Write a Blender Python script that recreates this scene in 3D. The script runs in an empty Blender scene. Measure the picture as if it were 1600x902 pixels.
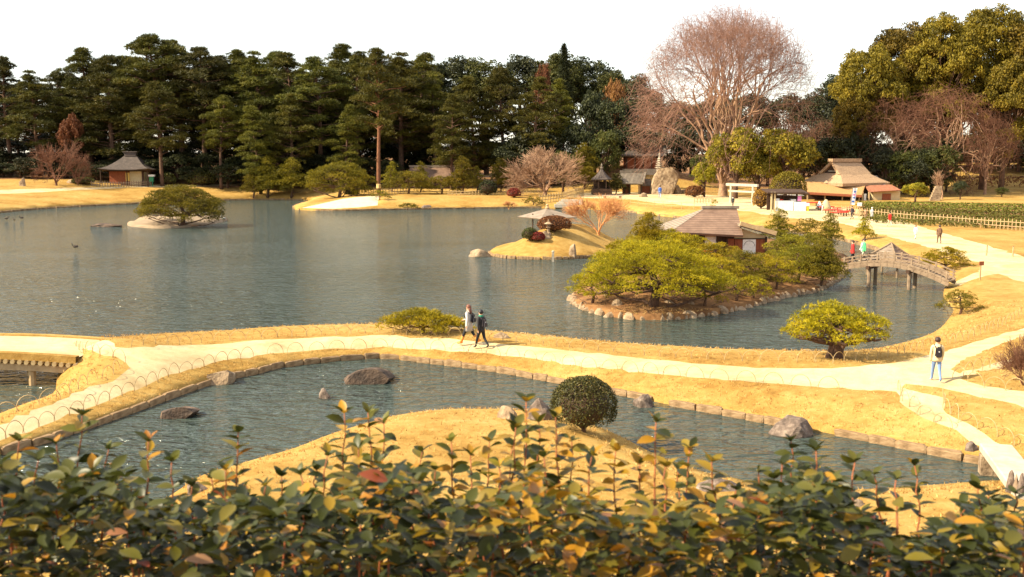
import bpy, bmesh, math, random
import numpy as np
from mathutils import Vector, Matrix
from mathutils.geometry import delaunay_2d_cdt

# ---------------------------------------------------------------- camera, sky, sun, exposure
sc = bpy.context.scene
col = sc.collection
CZ = 8.2                                   # eye height over the pond
PITCH = math.atan(211 / 1600)
cam = bpy.data.cameras.new('camera'); cam.sensor_width = 36; cam.lens = 36
cam.clip_end = 6000; cam.clip_start = 0.05
camo = bpy.data.objects.new('camera', cam); col.objects.link(camo)
camo.location = (0, 0, CZ); camo.rotation_euler = (math.pi / 2 - PITCH, 0, 0)
cam.dof.use_dof = True; cam.dof.focus_distance = 55; cam.dof.aperture_fstop = 5.6
sc.camera = camo
SUN_EL = math.radians(38)
SUN_AZ = math.radians(-104)                # from the left, a little behind the camera (0 = +Y, clockwise)
sdir = Vector((math.sin(SUN_AZ) * math.cos(SUN_EL), math.cos(SUN_AZ) * math.cos(SUN_EL), math.sin(SUN_EL)))
world = bpy.data.worlds.new('World'); sc.world = world; world.use_nodes = True
wn = world.node_tree.nodes; wl = world.node_tree.links
sky = wn.new('ShaderNodeTexSky'); sky.sky_type = 'NISHITA'; sky.sun_disc = False
sky.sun_elevation = SUN_EL; sky.sun_rotation = SUN_AZ
sky.air_density = 1.0; sky.dust_density = 0.4; sky.ozone_density = 1.0; sky.altitude = 0
bg = wn['Background']; bg.inputs[1].default_value = 0.13
# a thin white veil of high cloud over the whole sky
wc = wn.new('ShaderNodeTexCoord'); wnz = wn.new('ShaderNodeTexNoise'); wnz.inputs['Scale'].default_value = 1.6; wnz.inputs['Detail'].default_value = 5
wl.new(wc.outputs['Generated'], wnz.inputs['Vector'])
wmr = wn.new('ShaderNodeMapRange'); wmr.inputs[3].default_value = 0.45; wmr.inputs[4].default_value = 0.68; wl.new(wnz.outputs[0], wmr.inputs[0])
wmx = wn.new('ShaderNodeMix'); wmx.data_type = 'RGBA'; wl.new(wmr.outputs[0], wmx.inputs[0]); wl.new(sky.outputs[0], wmx.inputs[6])
wmx.inputs[7].default_value = (5.5, 5.15, 4.55, 1)
wl.new(wmx.outputs[2], bg.inputs[0])
sl = bpy.data.lights.new('sun', 'SUN'); sl.energy = 5.0; sl.angle = math.radians(0.6); sl.color = (1, 0.86, 0.60)
so = bpy.data.objects.new('sun', sl); col.objects.link(so)
so.rotation_euler = (-sdir).to_track_quat('-Z', 'Y').to_euler()
sc.view_settings.view_transform = 'Standard'; sc.view_settings.look = 'None'
sc.view_settings.exposure = 1.22; sc.view_settings.gamma = 1
sc.cycles.use_denoising = True
sc.cycles.max_bounces = 5; sc.cycles.diffuse_bounces = 3; sc.cycles.glossy_bounces = 3
sc.cycles.transmission_bounces = 3; sc.cycles.transparent_max_bounces = 4
sc.cycles.caustics_reflective = False; sc.cycles.caustics_refractive = False

# ---------------------------------------------------------------- small helpers
RND = random.Random(7)
NPR = np.random.default_rng(11)

def tag(o, label=None, cat=None, group=None, kind=None):
    if label: o['label'] = label
    if cat: o['category'] = cat
    if group: o['group'] = group
    if kind: o['kind'] = kind
    return o

def empty(name, loc=(0, 0, 0), rz=0, label=None, cat=None, group=None):
    o = bpy.data.objects.new(name, None); col.objects.link(o)
    o.location = loc; o.rotation_euler = (0, 0, rz); o.empty_display_size = 0.2
    return tag(o, label, cat, group)

def link(name, me, mat=None, parent=None, loc=None, rz=0):
    o = bpy.data.objects.new(name, me); col.objects.link(o)
    if mat is not None and len(me.materials) == 0: me.materials.append(mat)
    if parent is not None: o.parent = parent
    if loc is not None: o.location = loc
    if rz: o.rotation_euler = (0, 0, rz)
    return o

def copy_tree(o, parent=None):
    c = o.copy(); col.objects.link(c); c.parent = parent
    for ch in list(o.children): copy_tree(ch, c)
    return c

def tri_mesh(name, V, F, tint=None, smooth=False):
    V = np.asarray(V, dtype=np.float32); F = np.asarray(F, dtype=np.int32)
    me = bpy.data.meshes.new(name)
    me.vertices.add(len(V)); me.vertices.foreach_set('co', V.ravel())
    n = len(F); k = F.shape[1]
    me.loops.add(n * k); me.loops.foreach_set('vertex_index', F.ravel())
    me.polygons.add(n)
    me.polygons.foreach_set('loop_start', np.arange(0, n * k, k, dtype=np.int32))
    me.polygons.foreach_set('use_smooth', np.full(n, smooth, dtype=bool))
    if tint is not None:
        a = me.attributes.new('tint', 'FLOAT', 'POINT')
        a.data.foreach_set('value', np.asarray(tint, dtype=np.float32))
    me.update(calc_edges=True)
    return me

class MB:
    """collects polygons; build() links them as one mesh object"""
    def __init__(s): s.v = []; s.f = []; s.m = []
    def add(s, vs, fs, m=0):
        b = len(s.v); s.v += [tuple(p) for p in vs]
        for f in fs: s.f.append(tuple(b + i for i in f)); s.m.append(m)
        return s
    def box(s, c, d, rz=0, m=0, M=None):
        hx, hy, hz = d[0] / 2, d[1] / 2, d[2] / 2
        R = M if M is not None else Matrix.Rotation(rz, 3, 'Z'); c = Vector(c)
        vs = [c + R @ Vector((x, y, z)) for z in (-hz, hz) for x, y in ((-hx, -hy), (hx, -hy), (hx, hy), (-hx, hy))]
        return s.add(vs, [(0, 3, 2, 1), (4, 5, 6, 7), (0, 1, 5, 4), (1, 2, 6, 5), (2, 3, 7, 6), (3, 0, 4, 7)], m)
    def beam(s, a, b, w, h, m=0):
        a = Vector(a); b = Vector(b); d = b - a; L = d.length
        q = d.to_track_quat('X', 'Z').to_matrix()
        return s.box((a + b) / 2, (L, w, h), M=q, m=m)
    def tube(s, pts, rad, n=6, m=0, cap=True):
        pts = [Vector(p) for p in pts]
        if not hasattr(rad, '__len__'): rad = [rad] * len(pts)
        vs = []
        for i, p in enumerate(pts):
            d = (pts[min(i + 1, len(pts) - 1)] - pts[max(i - 1, 0)])
            d = d.normalized() if d.length > 1e-9 else Vector((0, 0, 1))
            ref = Vector((1, 0, 0)) if abs(d.x) < 0.8 else Vector((0, 1, 0))
            u = d.cross(ref).normalized(); w = d.cross(u)
            for k in range(n):
                t = 2 * math.pi * k / n
                vs.append(p + (u * math.cos(t) + w * math.sin(t)) * rad[i])
        fs = []
        for i in range(len(pts) - 1):
            for k in range(n):
                a = i * n + k; b = i * n + (k + 1) % n
                fs.append((a, b, b + n, a + n))
        if cap: fs.append(tuple(range(n - 1, -1, -1))); fs.append(tuple(range((len(pts) - 1) * n, len(pts) * n)))
        return s.add(vs, fs, m)
    def lathe(s, prof, c=(0, 0, 0), n=12, m=0, sy=1.0):
        vs = [(c[0] + r * math.cos(2 * math.pi * k / n), c[1] + sy * r * math.sin(2 * math.pi * k / n), c[2] + z) for r, z in prof for k in range(n)]
        fs = [(i * n + k, i * n + (k + 1) % n, (i + 1) * n + (k + 1) % n, (i + 1) * n + k) for i in range(len(prof) - 1) for k in range(n)]
        fs.append(tuple(range(n - 1, -1, -1))); fs.append(tuple(range((len(prof) - 1) * n, len(prof) * n)))
        return s.add(vs, fs, m)
    def mesh(s, name, smooth=False):
        me = bpy.data.meshes.new(name); me.from_pydata(s.v, [], s.f)
        me.polygons.foreach_set('material_index', s.m)
        if smooth: me.polygons.foreach_set('use_smooth', [True] * len(s.f))
        me.update(); return me
    def build(s, name, mat, parent=None, smooth=False, loc=None, rz=0):
        me = s.mesh(name, smooth)
        for mm in (mat if isinstance(mat, (list, tuple)) else [mat]): me.materials.append(mm)
        return link(name, me, None, parent, loc, rz)

# ---------------------------------------------------------------- materials
def newmat(name):
    m = bpy.data.materials.new(name); m.use_nodes = True
    nt = m.node_tree; return m, nt, nt.nodes['Principled BSDF']

def ramp(nt, stops, fac=None):
    r = nt.nodes.new('ShaderNodeValToRGB'); e = r.color_ramp.elements
    while len(e) < len(stops): e.new(0.5)
    for el, (p, c) in zip(e, stops): el.position = p; el.color = (*c, 1)
    if fac is not None: nt.links.new(fac, r.inputs[0])
    return r

def noise(nt, scale, detail=4, rough=0.55, vec=None, dist=0):
    n = nt.nodes.new('ShaderNodeTexNoise'); n.inputs['Scale'].default_value = scale
    n.inputs['Detail'].default_value = detail; n.inputs['Roughness'].default_value = rough
    n.inputs['Distortion'].default_value = dist
    if vec is not None: nt.links.new(vec, n.inputs['Vector'])
    return n

def coords(nt, kind='Object', scale=(1, 1, 1), rot=(0, 0, 0)):
    t = nt.nodes.new('ShaderNodeTexCoord'); m = nt.nodes.new('ShaderNodeMapping')
    m.inputs['Scale'].default_value = scale; m.inputs['Rotation'].default_value = rot
    nt.links.new(t.outputs[kind], m.inputs[0]); return m.outputs[0]

def bump(nt, b, h, strength, dist=0.02):
    n = nt.nodes.new('ShaderNodeBump'); n.inputs['Strength'].default_value = strength
    n.inputs['Distance'].default_value = dist
    nt.links.new(h, n.inputs['Height']); nt.links.new(n.outputs[0], b.inputs['Normal']); return n

def surf(name, c1, c2, scale=3, rough=0.85, bs=0.4, bd=0.02, c3=None, kind='Object', stretch=(1, 1, 1), spec=0.3, detail=6, contrast=(0.3, 0.7)):
    """mottled surface in two or three tones, with fine relief"""
    m, nt, b = newmat(name); v = coords(nt, kind, stretch)
    n = noise(nt, scale, detail, 0.62, v)
    st = [(contrast[0], c1), (contrast[1], c2)] if c3 is None else [(contrast[0], c1), (0.5, c2), (contrast[1], c3)]
    r = ramp(nt, st, n.outputs[0]); nt.links.new(r.outputs[0], b.inputs['Base Color'])
    b.inputs['Roughness'].default_value = rough; b.inputs['Specular IOR Level'].default_value = spec
    n2 = noise(nt, scale * 6, 4, 0.6, v); bump(nt, b, n2.outputs[0], bs, bd); return m

def leafmat(name, stops, trans=0.25, rough=0.6, objvar=0.25, spec=0.25):
    """foliage: the tint stored per leaf picks the leaf colour; each plant differs a little"""
    m, nt, b = newmat(name); L = nt.links
    a = nt.nodes.new('ShaderNodeAttribute'); a.attribute_name = 'tint'
    r = ramp(nt, stops, a.outputs['Fac'])
    oi = nt.nodes.new('ShaderNodeObjectInfo')
    mr = nt.nodes.new('ShaderNodeMapRange'); mr.inputs[3].default_value = 1 - objvar; mr.inputs[4].default_value = 1 + objvar
    L.new(oi.outputs['Random'], mr.inputs[0])
    hs = nt.nodes.new('ShaderNodeHueSaturation'); L.new(r.outputs[0], hs.inputs['Color']); L.new(mr.outputs[0], hs.inputs['Value'])
    mh = nt.nodes.new('ShaderNodeMapRange'); mh.inputs[3].default_value = 0.488; mh.inputs[4].default_value = 0.512
    L.new(oi.outputs['Random'], mh.inputs[0]); L.new(mh.outputs[0], hs.inputs['Hue'])
    L.new(hs.outputs[0], b.inputs['Base Color']); b.inputs['Roughness'].default_value = rough
    b.inputs['Specular IOR Level'].default_value = spec
    if trans:
        t = nt.nodes.new('ShaderNodeBsdfTranslucent'); L.new(hs.outputs[0], t.inputs['Color'])
        mx = nt.nodes.new('ShaderNodeMixShader'); mx.inputs[0].default_value = trans
        L.new(b.outputs[0], mx.inputs[1]); L.new(t.outputs[0], mx.inputs[2])
        L.new(mx.outputs[0], nt.nodes['Material Output'].inputs[0])
    return m

def plain(name, c, rough=0.6, spec=0.4, metal=0):
    return surf(name, tuple(x * 0.82 for x in c), tuple(min(1, x * 1.12) for x in c), 5, rough, 0.15, 0.01, spec=spec)

M = {}
def grass_mat():
    m, nt, b = newmat('dry_lawn'); v = coords(nt); L = nt.links
    n1 = noise(nt, 0.22, 5, 0.6, v); n2 = noise(nt, 2.2, 6, 0.7, v); n3 = noise(nt, 26, 3, 0.7, v)
    mx = nt.nodes.new('ShaderNodeMath'); mx.operation = 'MULTIPLY_ADD'; mx.inputs[1].default_value = 0.5
    L.new(n2.outputs[0], mx.inputs[0]); 
    m2 = nt.nodes.new('ShaderNodeMath'); m2.operation = 'MULTIPLY'; m2.inputs[1].default_value = 0.5
    L.new(n1.outputs[0], m2.inputs[0]); L.new(m2.outputs[0], mx.inputs[2])
    r = ramp(nt, [(0.30, (0.18, 0.088, 0.020)), (0.42, (0.325, 0.187, 0.047)), (0.53, (0.42, 0.265, 0.080)), (0.66, (0.50, 0.345, 0.13))], mx.outputs[0])
    r3 = ramp(nt, [(0.3, (0.62, 0.58, 0.5)), (0.62, (1.1, 1.08, 1.05))], n3.outputs[0])
    mm = nt.nodes.new('ShaderNodeMix'); mm.data_type = 'RGBA'; mm.blend_type = 'MULTIPLY'; mm.inputs[0].default_value = 0.7
    L.new(r.outputs[0], mm.inputs[6]); L.new(r3.outputs[0], mm.inputs[7])
    L.new(mm.outputs[2], b.inputs['Base Color']); b.inputs['Roughness'].default_value = 0.95; b.inputs['Specular IOR Level'].default_value = 0.1
    ad = nt.nodes.new('ShaderNodeMath'); ad.operation = 'ADD'; L.new(n2.outputs[0], ad.inputs[0]); L.new(n3.outputs[0], ad.inputs[1])
    bump(nt, b, ad.outputs[0], 0.6, 0.07); return m
M['grass'] = grass_mat()
def path_mat():
    m, nt, b = newmat('raked_gravel_path'); v = coords(nt); L = nt.links
    n1 = noise(nt, 0.45, 6, 0.65, v, 0.6); n2 = noise(nt, 3.2, 5, 0.7, v); n3 = noise(nt, 38, 3, 0.7, v)
    r1 = ramp(nt, [(0.30, (0.41, 0.295, 0.15)), (0.48, (0.56, 0.44, 0.255)), (0.68, (0.63, 0.515, 0.33))], n1.outputs[0])
    r2 = ramp(nt, [(0.30, (0.70, 0.66, 0.60)), (0.60, (1.05, 1.04, 1.02))], n2.outputs[0]); r3 = ramp(nt, [(0.28, (0.62, 0.58, 0.52)), (0.6, (1.08, 1.07, 1.05))], n3.outputs[0]); c = r1.outputs[0]
    for r_, f in ((r2, .5), (r3, .55)):
        mm = nt.nodes.new('ShaderNodeMix'); mm.data_type = 'RGBA'; mm.blend_type = 'MULTIPLY'; mm.inputs[0].default_value = f
        L.new(c, mm.inputs[6]); L.new(r_.outputs[0], mm.inputs[7]); c = mm.outputs[2]
    L.new(c, b.inputs['Base Color']); b.inputs['Roughness'].default_value = 0.95; b.inputs['Specular IOR Level'].default_value = 0.1
    bump(nt, b, n3.outputs[0], 0.6, 0.03); return m
M['path'] = path_mat()
M['sand'] = surf('white_sand', (0.50, 0.42, 0.29), (0.62, 0.54, 0.40), 1.2, 0.95, 0.4, 0.02, spec=0.1)
M['beach'] = surf('grey_brown_sand', (0.20, 0.145, 0.095), (0.32, 0.24, 0.165), 0.9, 0.95, 0.5, 0.02, spec=0.1)
M['soil'] = surf('bare_soil', (0.09, 0.042, 0.018), (0.20, 0.10, 0.042), 1.1, 0.95, 0.6, 0.05, c3=(0.28, 0.155, 0.065), spec=0.1)
M['stone'] = surf('warm_stone', (0.13, 0.085, 0.05), (0.30, 0.21, 0.13), 2.4, 0.85, 0.7, 0.05, c3=(0.42, 0.32, 0.21))
M['edge_stone'] = surf('edging_stone', (0.10, 0.06, 0.03), (0.26, 0.165, 0.085), 1.7, 0.88, 0.7, 0.04, c3=(0.40, 0.28, 0.16), kind='Object')
M['dark_stone'] = surf('wet_dark_stone', (0.018, 0.012, 0.009), (0.065, 0.04, 0.026), 1.7, 0.7, 0.8, 0.06, c3=(0.20, 0.13, 0.085))
M['grey_stone'] = surf('speckled_grey_stone', (0.05, 0.036, 0.028), (0.14, 0.10, 0.078), 5.0, 0.75, 0.7, 0.03, c3=(0.30, 0.23, 0.18))
M['pale_stone'] = surf('pale_granite', (0.34, 0.29, 0.22), (0.50, 0.44, 0.35), 3, 0.85, 0.4, 0.02)
M['wood_grey'] = surf('weathered_wood', (0.17, 0.115, 0.075), (0.31, 0.225, 0.15), 3, 0.85, 0.5, 0.02, stretch=(1, 1, 1))
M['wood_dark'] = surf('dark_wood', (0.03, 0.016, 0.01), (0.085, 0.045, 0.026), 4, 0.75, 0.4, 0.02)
M['wood_red'] = surf('red_brown_boards', (0.17, 0.045, 0.02), (0.33, 0.10, 0.04), 4, 0.75, 0.4, 0.02, stretch=(6, 6, 0.6))
M['wood_tan'] = surf('tan_wood', (0.34, 0.22, 0.11), (0.52, 0.37, 0.2), 4, 0.8, 0.4, 0.02)
M['plaster'] = surf('cream_plaster', (0.48, 0.37, 0.20), (0.58, 0.46, 0.27), 2, 0.9, 0.2, 0.01)
M['paper'] = plain('white_paper_screen', (0.82, 0.80, 0.74), 0.8)
M['bamboo'] = surf('split_bamboo', (0.32, 0.21, 0.09), (0.50, 0.37, 0.19), 6, 0.6, 0.3, 0.01)
M['bark'] = surf('pine_bark', (0.05, 0.03, 0.022), (0.19, 0.105, 0.065), 3, 0.9, 0.9, 0.06, stretch=(3, 3, 0.8))
M['bark_red'] = surf('red_pine_bark', (0.10, 0.04, 0.02), (0.30, 0.13, 0.065), 3, 0.9, 0.9, 0.06, stretch=(3, 3, 0.8))
M['bark_pale'] = surf('pale_smooth_bark', (0.22, 0.125, 0.075), (0.44, 0.27, 0.17), 3, 0.9, 0.5, 0.03)
M['twig_red'] = surf('reddish_twigs', (0.10, 0.042, 0.026), (0.23, 0.105, 0.062), 3, 0.9, 0.3, 0.02)
M['twig_pink'] = surf('pinkish_twigs', (0.20, 0.10, 0.07), (0.34, 0.19, 0.14), 3, 0.9, 0.3, 0.02)
M['twig_orange'] = surf('orange_twigs', (0.42, 0.17, 0.06), (0.62, 0.30, 0.12), 3, 0.9, 0.3, 0.02)
M['straw'] = surf('straw_mat', (0.55, 0.38, 0.15), (0.75, 0.56, 0.27), 8, 0.95, 0.5, 0.02)

def roof_mat(name, c1, c2, freq, axis='Y', bd=0.05, mix=0.5):
    m, nt, b = newmat(name); L = nt.links; v = coords(nt)
    w = nt.nodes.new('ShaderNodeTexWave'); w.wave_type = 'BANDS'; w.bands_direction = axis; w.inputs['Scale'].default_value = freq
    w.inputs['Distortion'].default_value = 0.5; L.new(v, w.inputs['Vector'])
    n = noise(nt, 1.6, 6, 0.65, v)
    r = ramp(nt, [(0.3, c1), (0.7, c2)], n.outputs[0])
    mm = nt.nodes.new('ShaderNodeMix'); mm.data_type = 'RGBA'; mm.blend_type = 'MULTIPLY'; mm.inputs[0].default_value = mix
    L.new(r.outputs[0], mm.inputs[6]); L.new(w.outputs[0], mm.inputs[7]); L.new(mm.outputs[2], b.inputs['Base Color'])
    b.inputs['Roughness'].default_value = 0.8; bump(nt, b, w.outputs[0], 0.6, bd); return m
M['tile'] = roof_mat('dark_roof_tiles', (0.055, 0.04, 0.035), (0.14, 0.105, 0.09), 1.6, 'X', 0.06, 0.6)
M['tile_grey'] = roof_mat('grey_roof_tiles', (0.13, 0.105, 0.085), (0.30, 0.245, 0.19), 1.4, 'X', 0.07, 0.7)
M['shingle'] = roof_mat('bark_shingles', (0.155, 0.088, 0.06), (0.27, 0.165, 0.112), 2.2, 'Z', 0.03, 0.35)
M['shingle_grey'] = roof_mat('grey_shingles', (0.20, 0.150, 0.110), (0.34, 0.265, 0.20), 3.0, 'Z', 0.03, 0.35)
M['thatch'] = surf('reed_thatch', (0.20, 0.12, 0.07), (0.40, 0.26, 0.155), 2.2, 0.95, 0.8, 0.06, c3=(0.48, 0.33, 0.2), stretch=(3, 3, 1))
M['thatch_gold'] = surf('fresh_reed_thatch', (0.32, 0.16, 0.06), (0.58, 0.34, 0.14), 2.5, 0.95, 0.9, 0.06, stretch=(4, 4, 1))
M['rust'] = surf('rusty_tin', (0.20, 0.07, 0.035), (0.38, 0.16, 0.09), 2.5, 0.7, 0.3, 0.02)

M['needle_forest'] = leafmat('forest_pine_needles', [(0.0, (0.018, 0.020, 0.004)), (0.4, (0.058, 0.060, 0.009)), (0.75, (0.115, 0.105, 0.014)), (1.0, (0.17, 0.135, 0.022))], 0.15, objvar=0.4)
M['needle_mid'] = leafmat('olive_forest_needles', [(0.0, (0.030, 0.031, 0.005)), (0.45, (0.080, 0.076, 0.009)), (0.8, (0.15, 0.130, 0.014)), (1.0, (0.21, 0.165, 0.025))], 0.18, objvar=0.35)
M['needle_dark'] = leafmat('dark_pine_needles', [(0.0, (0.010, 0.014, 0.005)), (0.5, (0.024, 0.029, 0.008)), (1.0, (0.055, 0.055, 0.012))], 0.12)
M['needle_gold'] = leafmat('golden_green_needles', [(0.0, (0.07, 0.062, 0.003)), (0.4, (0.24, 0.195, 0.005)), (0.75, (0.42, 0.315, 0.008)), (1.0, (0.52, 0.37, 0.02))], 0.32, objvar=0.15)
M['needle_olive'] = leafmat('olive_garden_needles', [(0.0, (0.05, 0.045, 0.005)), (0.5, (0.165, 0.138, 0.008)), (1.0, (0.32, 0.24, 0.018))], 0.28, objvar=0.2)
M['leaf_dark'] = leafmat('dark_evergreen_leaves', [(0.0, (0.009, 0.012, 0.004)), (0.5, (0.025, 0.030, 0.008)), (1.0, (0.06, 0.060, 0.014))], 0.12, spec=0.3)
M['leaf_mid'] = leafmat('mid_green_leaves', [(0.0, (0.026, 0.033, 0.006)), (0.5, (0.062, 0.070, 0.012)), (1.0, (0.13, 0.12, 0.02))], 0.2)
M['leaf_camphor'] = leafmat('olive_gold_leaves', [(0.0, (0.045, 0.037, 0.004)), (0.5, (0.145, 0.105, 0.008)), (1.0, (0.28, 0.185, 0.016))], 0.25)
M['leaf_lime'] = leafmat('yellow_green_leaves', [(0.0, (0.07, 0.070, 0.006)), (0.45, (0.23, 0.20, 0.014)), (1.0, (0.48, 0.36, 0.03))], 0.3)
M['leaf_brown'] = leafmat('russet_leaves', [(0.0, (0.09, 0.03, 0.012)), (0.5, (0.19, 0.075, 0.025)), (1.0, (0.30, 0.13, 0.04))], 0.2)
M['leaf_red'] = leafmat('dark_red_leaves', [(0.0, (0.10, 0.014, 0.010)), (0.5, (0.24, 0.04, 0.022)), (1.0, (0.36, 0.11, 0.04))], 0.2)
M['leaf_ball'] = leafmat('clipped_shrub_leaves', [(0.0, (0.02, 0.024, 0.004)), (0.5, (0.07, 0.070, 0.010)), (1.0, (0.19, 0.155, 0.025))], 0.15, spec=0.35)
M['leaf_amber'] = leafmat('amber_hedge_leaves', [(0.0, (0.16, 0.075, 0.012)), (0.5, (0.30, 0.16, 0.022)), (1.0, (0.40, 0.24, 0.04))], 0.2)
M['leaf_hedge'] = leafmat('glossy_hedge_leaves', [(0.0, (0.014, 0.020, 0.005)), (0.35, (0.050, 0.062, 0.011)), (0.56, (0.125, 0.118, 0.015)), (0.74, (0.29, 0.205, 0.016)), (0.86, (0.42, 0.22, 0.015)), (0.93, (0.26, 0.065, 0.02)), (1.0, (0.42, 0.25, 0.12))], 0.32, rough=0.42, objvar=0.15, spec=0.3)
M['stem_red'] = surf('red_brown_stem', (0.20, 0.05, 0.02), (0.42, 0.14, 0.055), 20, 0.6, 0.2, 0.004)

def water_mat():
    m, nt, b = newmat('pond_water'); L = nt.links
    b.inputs['Base Color'].default_value = (0.046, 0.062, 0.053, 1)
    b.inputs['Roughness'].default_value = 0.10; b.inputs['IOR'].default_value = 1.333; b.inputs['Specular IOR Level'].default_value = 0.5
    v1 = coords(nt, 'Object', (0.75, 1.9, 1), (0, 0, 0.35)); v2 = coords(nt, 'Object', (2.4, 5.2, 1), (0, 0, -0.25)); v3 = coords(nt, 'Object', (0.06, 0.10, 1))
    n1 = noise(nt, 1.0, 3, 0.55, v1, 0.6); n2 = noise(nt, 1.0, 2, 0.5, v2, 0.4); n3 = noise(nt, 1.0, 2, 0.5, v3)
    ad = nt.nodes.new('ShaderNodeMath'); ad.operation = 'MULTIPLY_ADD'; ad.inputs[1].default_value = 0.45
    L.new(n2.outputs[0], ad.inputs[0]); L.new(n1.outputs[0], ad.inputs[2])
    st = nt.nodes.new('ShaderNodeMapRange'); st.inputs[1].default_value = 0.35; st.inputs[2].default_value = 0.65
    st.inputs[3].default_value = 0.6; st.inputs[4].default_value = 1.0; L.new(n3.outputs[0], st.inputs[0])
    bn = bump(nt, b, ad.outputs[0], 0.8, 0.60); L.new(st.outputs[0], bn.inputs['Strength']); return m
M['water'] = water_mat()
M['leaf_tea'] = leafmat('tea_leaves', [(0.0, (0.06, 0.062, 0.008)), (0.5, (0.115, 0.112, 0.013)), (1.0, (0.18, 0.16, 0.022))], 0.2)

# ---------------------------------------------------------------- photograph -> ground positions
cp, sp = math.cos(PITCH), math.sin(PITCH)
def ray(px, py):
    u = (451 - py) / 1600
    return ((px - 800) / 1600, cp + u * sp, -sp + u * cp)
def G(px, py, z=0.0):
    d = ray(px, py); t = (z - CZ) / d[2]; return (d[0] * t, d[1] * t)
def AT(px, py, Y):
    d = ray(px, py); t = Y / d[1]; return Vector((d[0] * t, Y, CZ + d[2] * t))
def PX(Y): return 1600 / Y          # photo pixels per metre at that depth

POND = [(-700, 372), (-300, 356), (-60, 340), (0, 333), (60, 327.5), (120, 323.5), (200, 319.5), (260, 316.5), (320, 314.5), (380, 313), (440, 312.5), (488, 314),
        (472, 319), (458, 324.5), (466, 328.2), (520, 330), (570, 329.2), (620, 328.3), (700, 327), (780, 326), (840, 325.5), (900, 327), (962, 329.5), (994, 333.5), (1065, 341.5),
        (1150, 352), (1230, 362), (1300, 373), (1340, 382), (1372, 392), (1420, 408), (1462, 425), (1478, 445), (1474, 462), (1482, 474), (1490, 484), (1488, 496), (1468, 521), (1436, 536), (1387, 549), (1338, 558), (1280, 561),
        (1200, 560), (1100, 556), (1000, 549.5), (900, 540), (830, 533.5), (740, 526), (700, 522), (650, 518.5), (600, 517), (500, 520), (400, 525), (300, 532), (230, 536), (160, 539), (118, 545), (99, 556),
        (94, 580), (89, 605), (83, 625), (40, 641), (0, 657), (-200, 735), (-420, 700), (-300, 600), (-260, 548), (-500, 532), (-900, 520)]
NEAR = [(-150, 768), (0, 711), (53, 696), (128, 672), (218, 640), (317, 604), (362, 592), (400, 584), (425, 577), (479, 569), (551, 562), (605, 560.5), (680, 568.5), (770, 580), (860, 596), (930, 609), (990, 621), (1056, 634.5),
        (1130, 648), (1209, 663), (1277, 674), (1392, 696), (1493, 717), (1551, 728), (1640, 752), (1760, 790), (1700, 815), (1600, 780), (1570, 764), (1466, 770.5), (1386, 776), (1300, 779), (1196, 773), (1149, 760), (1112, 754), (1065, 738), (1019, 720), (976, 697), (933, 677),
        (900, 662), (860, 656), (820, 652), (776, 650), (680, 651.5), (620, 660), (599, 665), (525, 687), (462, 712), (400, 730), (319, 755), (285, 776), (240, 805), (150, 845), (40, 885), (-80, 900), (-170, 850)]
ISL1 = [(199, 352), (212, 355), (250, 357.5), (300, 355), (338, 349.5), (355, 344.5), (346, 340), (300, 337), (240, 338), (210, 346)]
ISL2 = [(765, 397), (776, 401.5), (800, 404.5), (860, 406), (900, 404.5), (945, 400.5), (978, 393), (990, 386), (970, 380.5), (900, 377), (830, 379), (785, 386)]
ISL3 = [(895, 468), (902, 478), (921, 487), (966, 497), (1016, 500.5), (1067, 499), (1095, 494.5), (1134, 489), (1179, 478), (1222, 466.5), (1264, 458), (1285, 452), (1306, 440), (1322, 424), (1330, 412), (1318, 402), (1280, 391), (1225, 383.5), (1150, 377), (1075, 372), (1020, 375), (975, 392), (930, 420), (905, 450)]
def smooth_poly(P, n=3):
    P = np.array(P, float); out = []
    N = len(P)
    for i in range(N):
        p0, p1, p2, p3 = P[i - 1], P[i], P[(i + 1) % N], P[(i + 2) % N]
        for k in range(n):
            t = k / n
            out.append(0.5 * ((2 * p1) + (-p0 + p2) * t + (2 * p0 - 5 * p1 + 4 * p2 - p3) * t * t + (-p0 + 3 * p1 - 3 * p2 + p3) * t ** 3))
    return np.array(out)
def wpoly(P): return smooth_poly([G(*p) for p in P])
W_POND, W_NEAR, W_I1, W_I2, W_I3 = map(wpoly, (POND, NEAR, ISL1, ISL2, ISL3))
SEG_A = np.concatenate([w for w in (W_POND, W_NEAR, W_I1, W_I2, W_I3)])
SEG_B = np.concatenate([np.roll(w, -1, 0) for w in (W_POND, W_NEAR, W_I1, W_I2, W_I3)])

def inside(x, y, poly):
    r = np.zeros(len(x), bool); a = poly; b = np.roll(poly, -1, 0)
    for (x1, y1), (x2, y2) in zip(a.tolist(), b.tolist()):
        if y1 == y2: continue
        c = (y1 > y) != (y2 > y)
        r ^= c & (x < (x2 - x1) * (y - y1) / (y2 - y1) + x1)
    return r
def shore_dist(x, y):
    out = np.empty(len(x))
    d = SEG_B - SEG_A; L2 = (d ** 2).sum(1) + 1e-12
    for i in range(0, len(x), 2000):
        p = np.stack([x[i:i + 2000], y[i:i + 2000]], 1)[:, None, :] - SEG_A[None]
        t = np.clip((p * d).sum(2) / L2, 0, 1)
        out[i:i + 2000] = np.sqrt(((p - t[..., None] * d) ** 2).sum(2).min(1))
    return out
def is_water(x, y):
    return (inside(x, y, W_POND) & ~inside(x, y, W_I1) & ~inside(x, y, W_I2) & ~inside(x, y, W_I3)) | inside(x, y, W_NEAR)
def ss(a, b, x):
    t = np.clip((x - a) / (b - a), 0, 1); return t * t * (3 - 2 * t)
TEMPLE = AT(1005, 300, 190)
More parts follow.
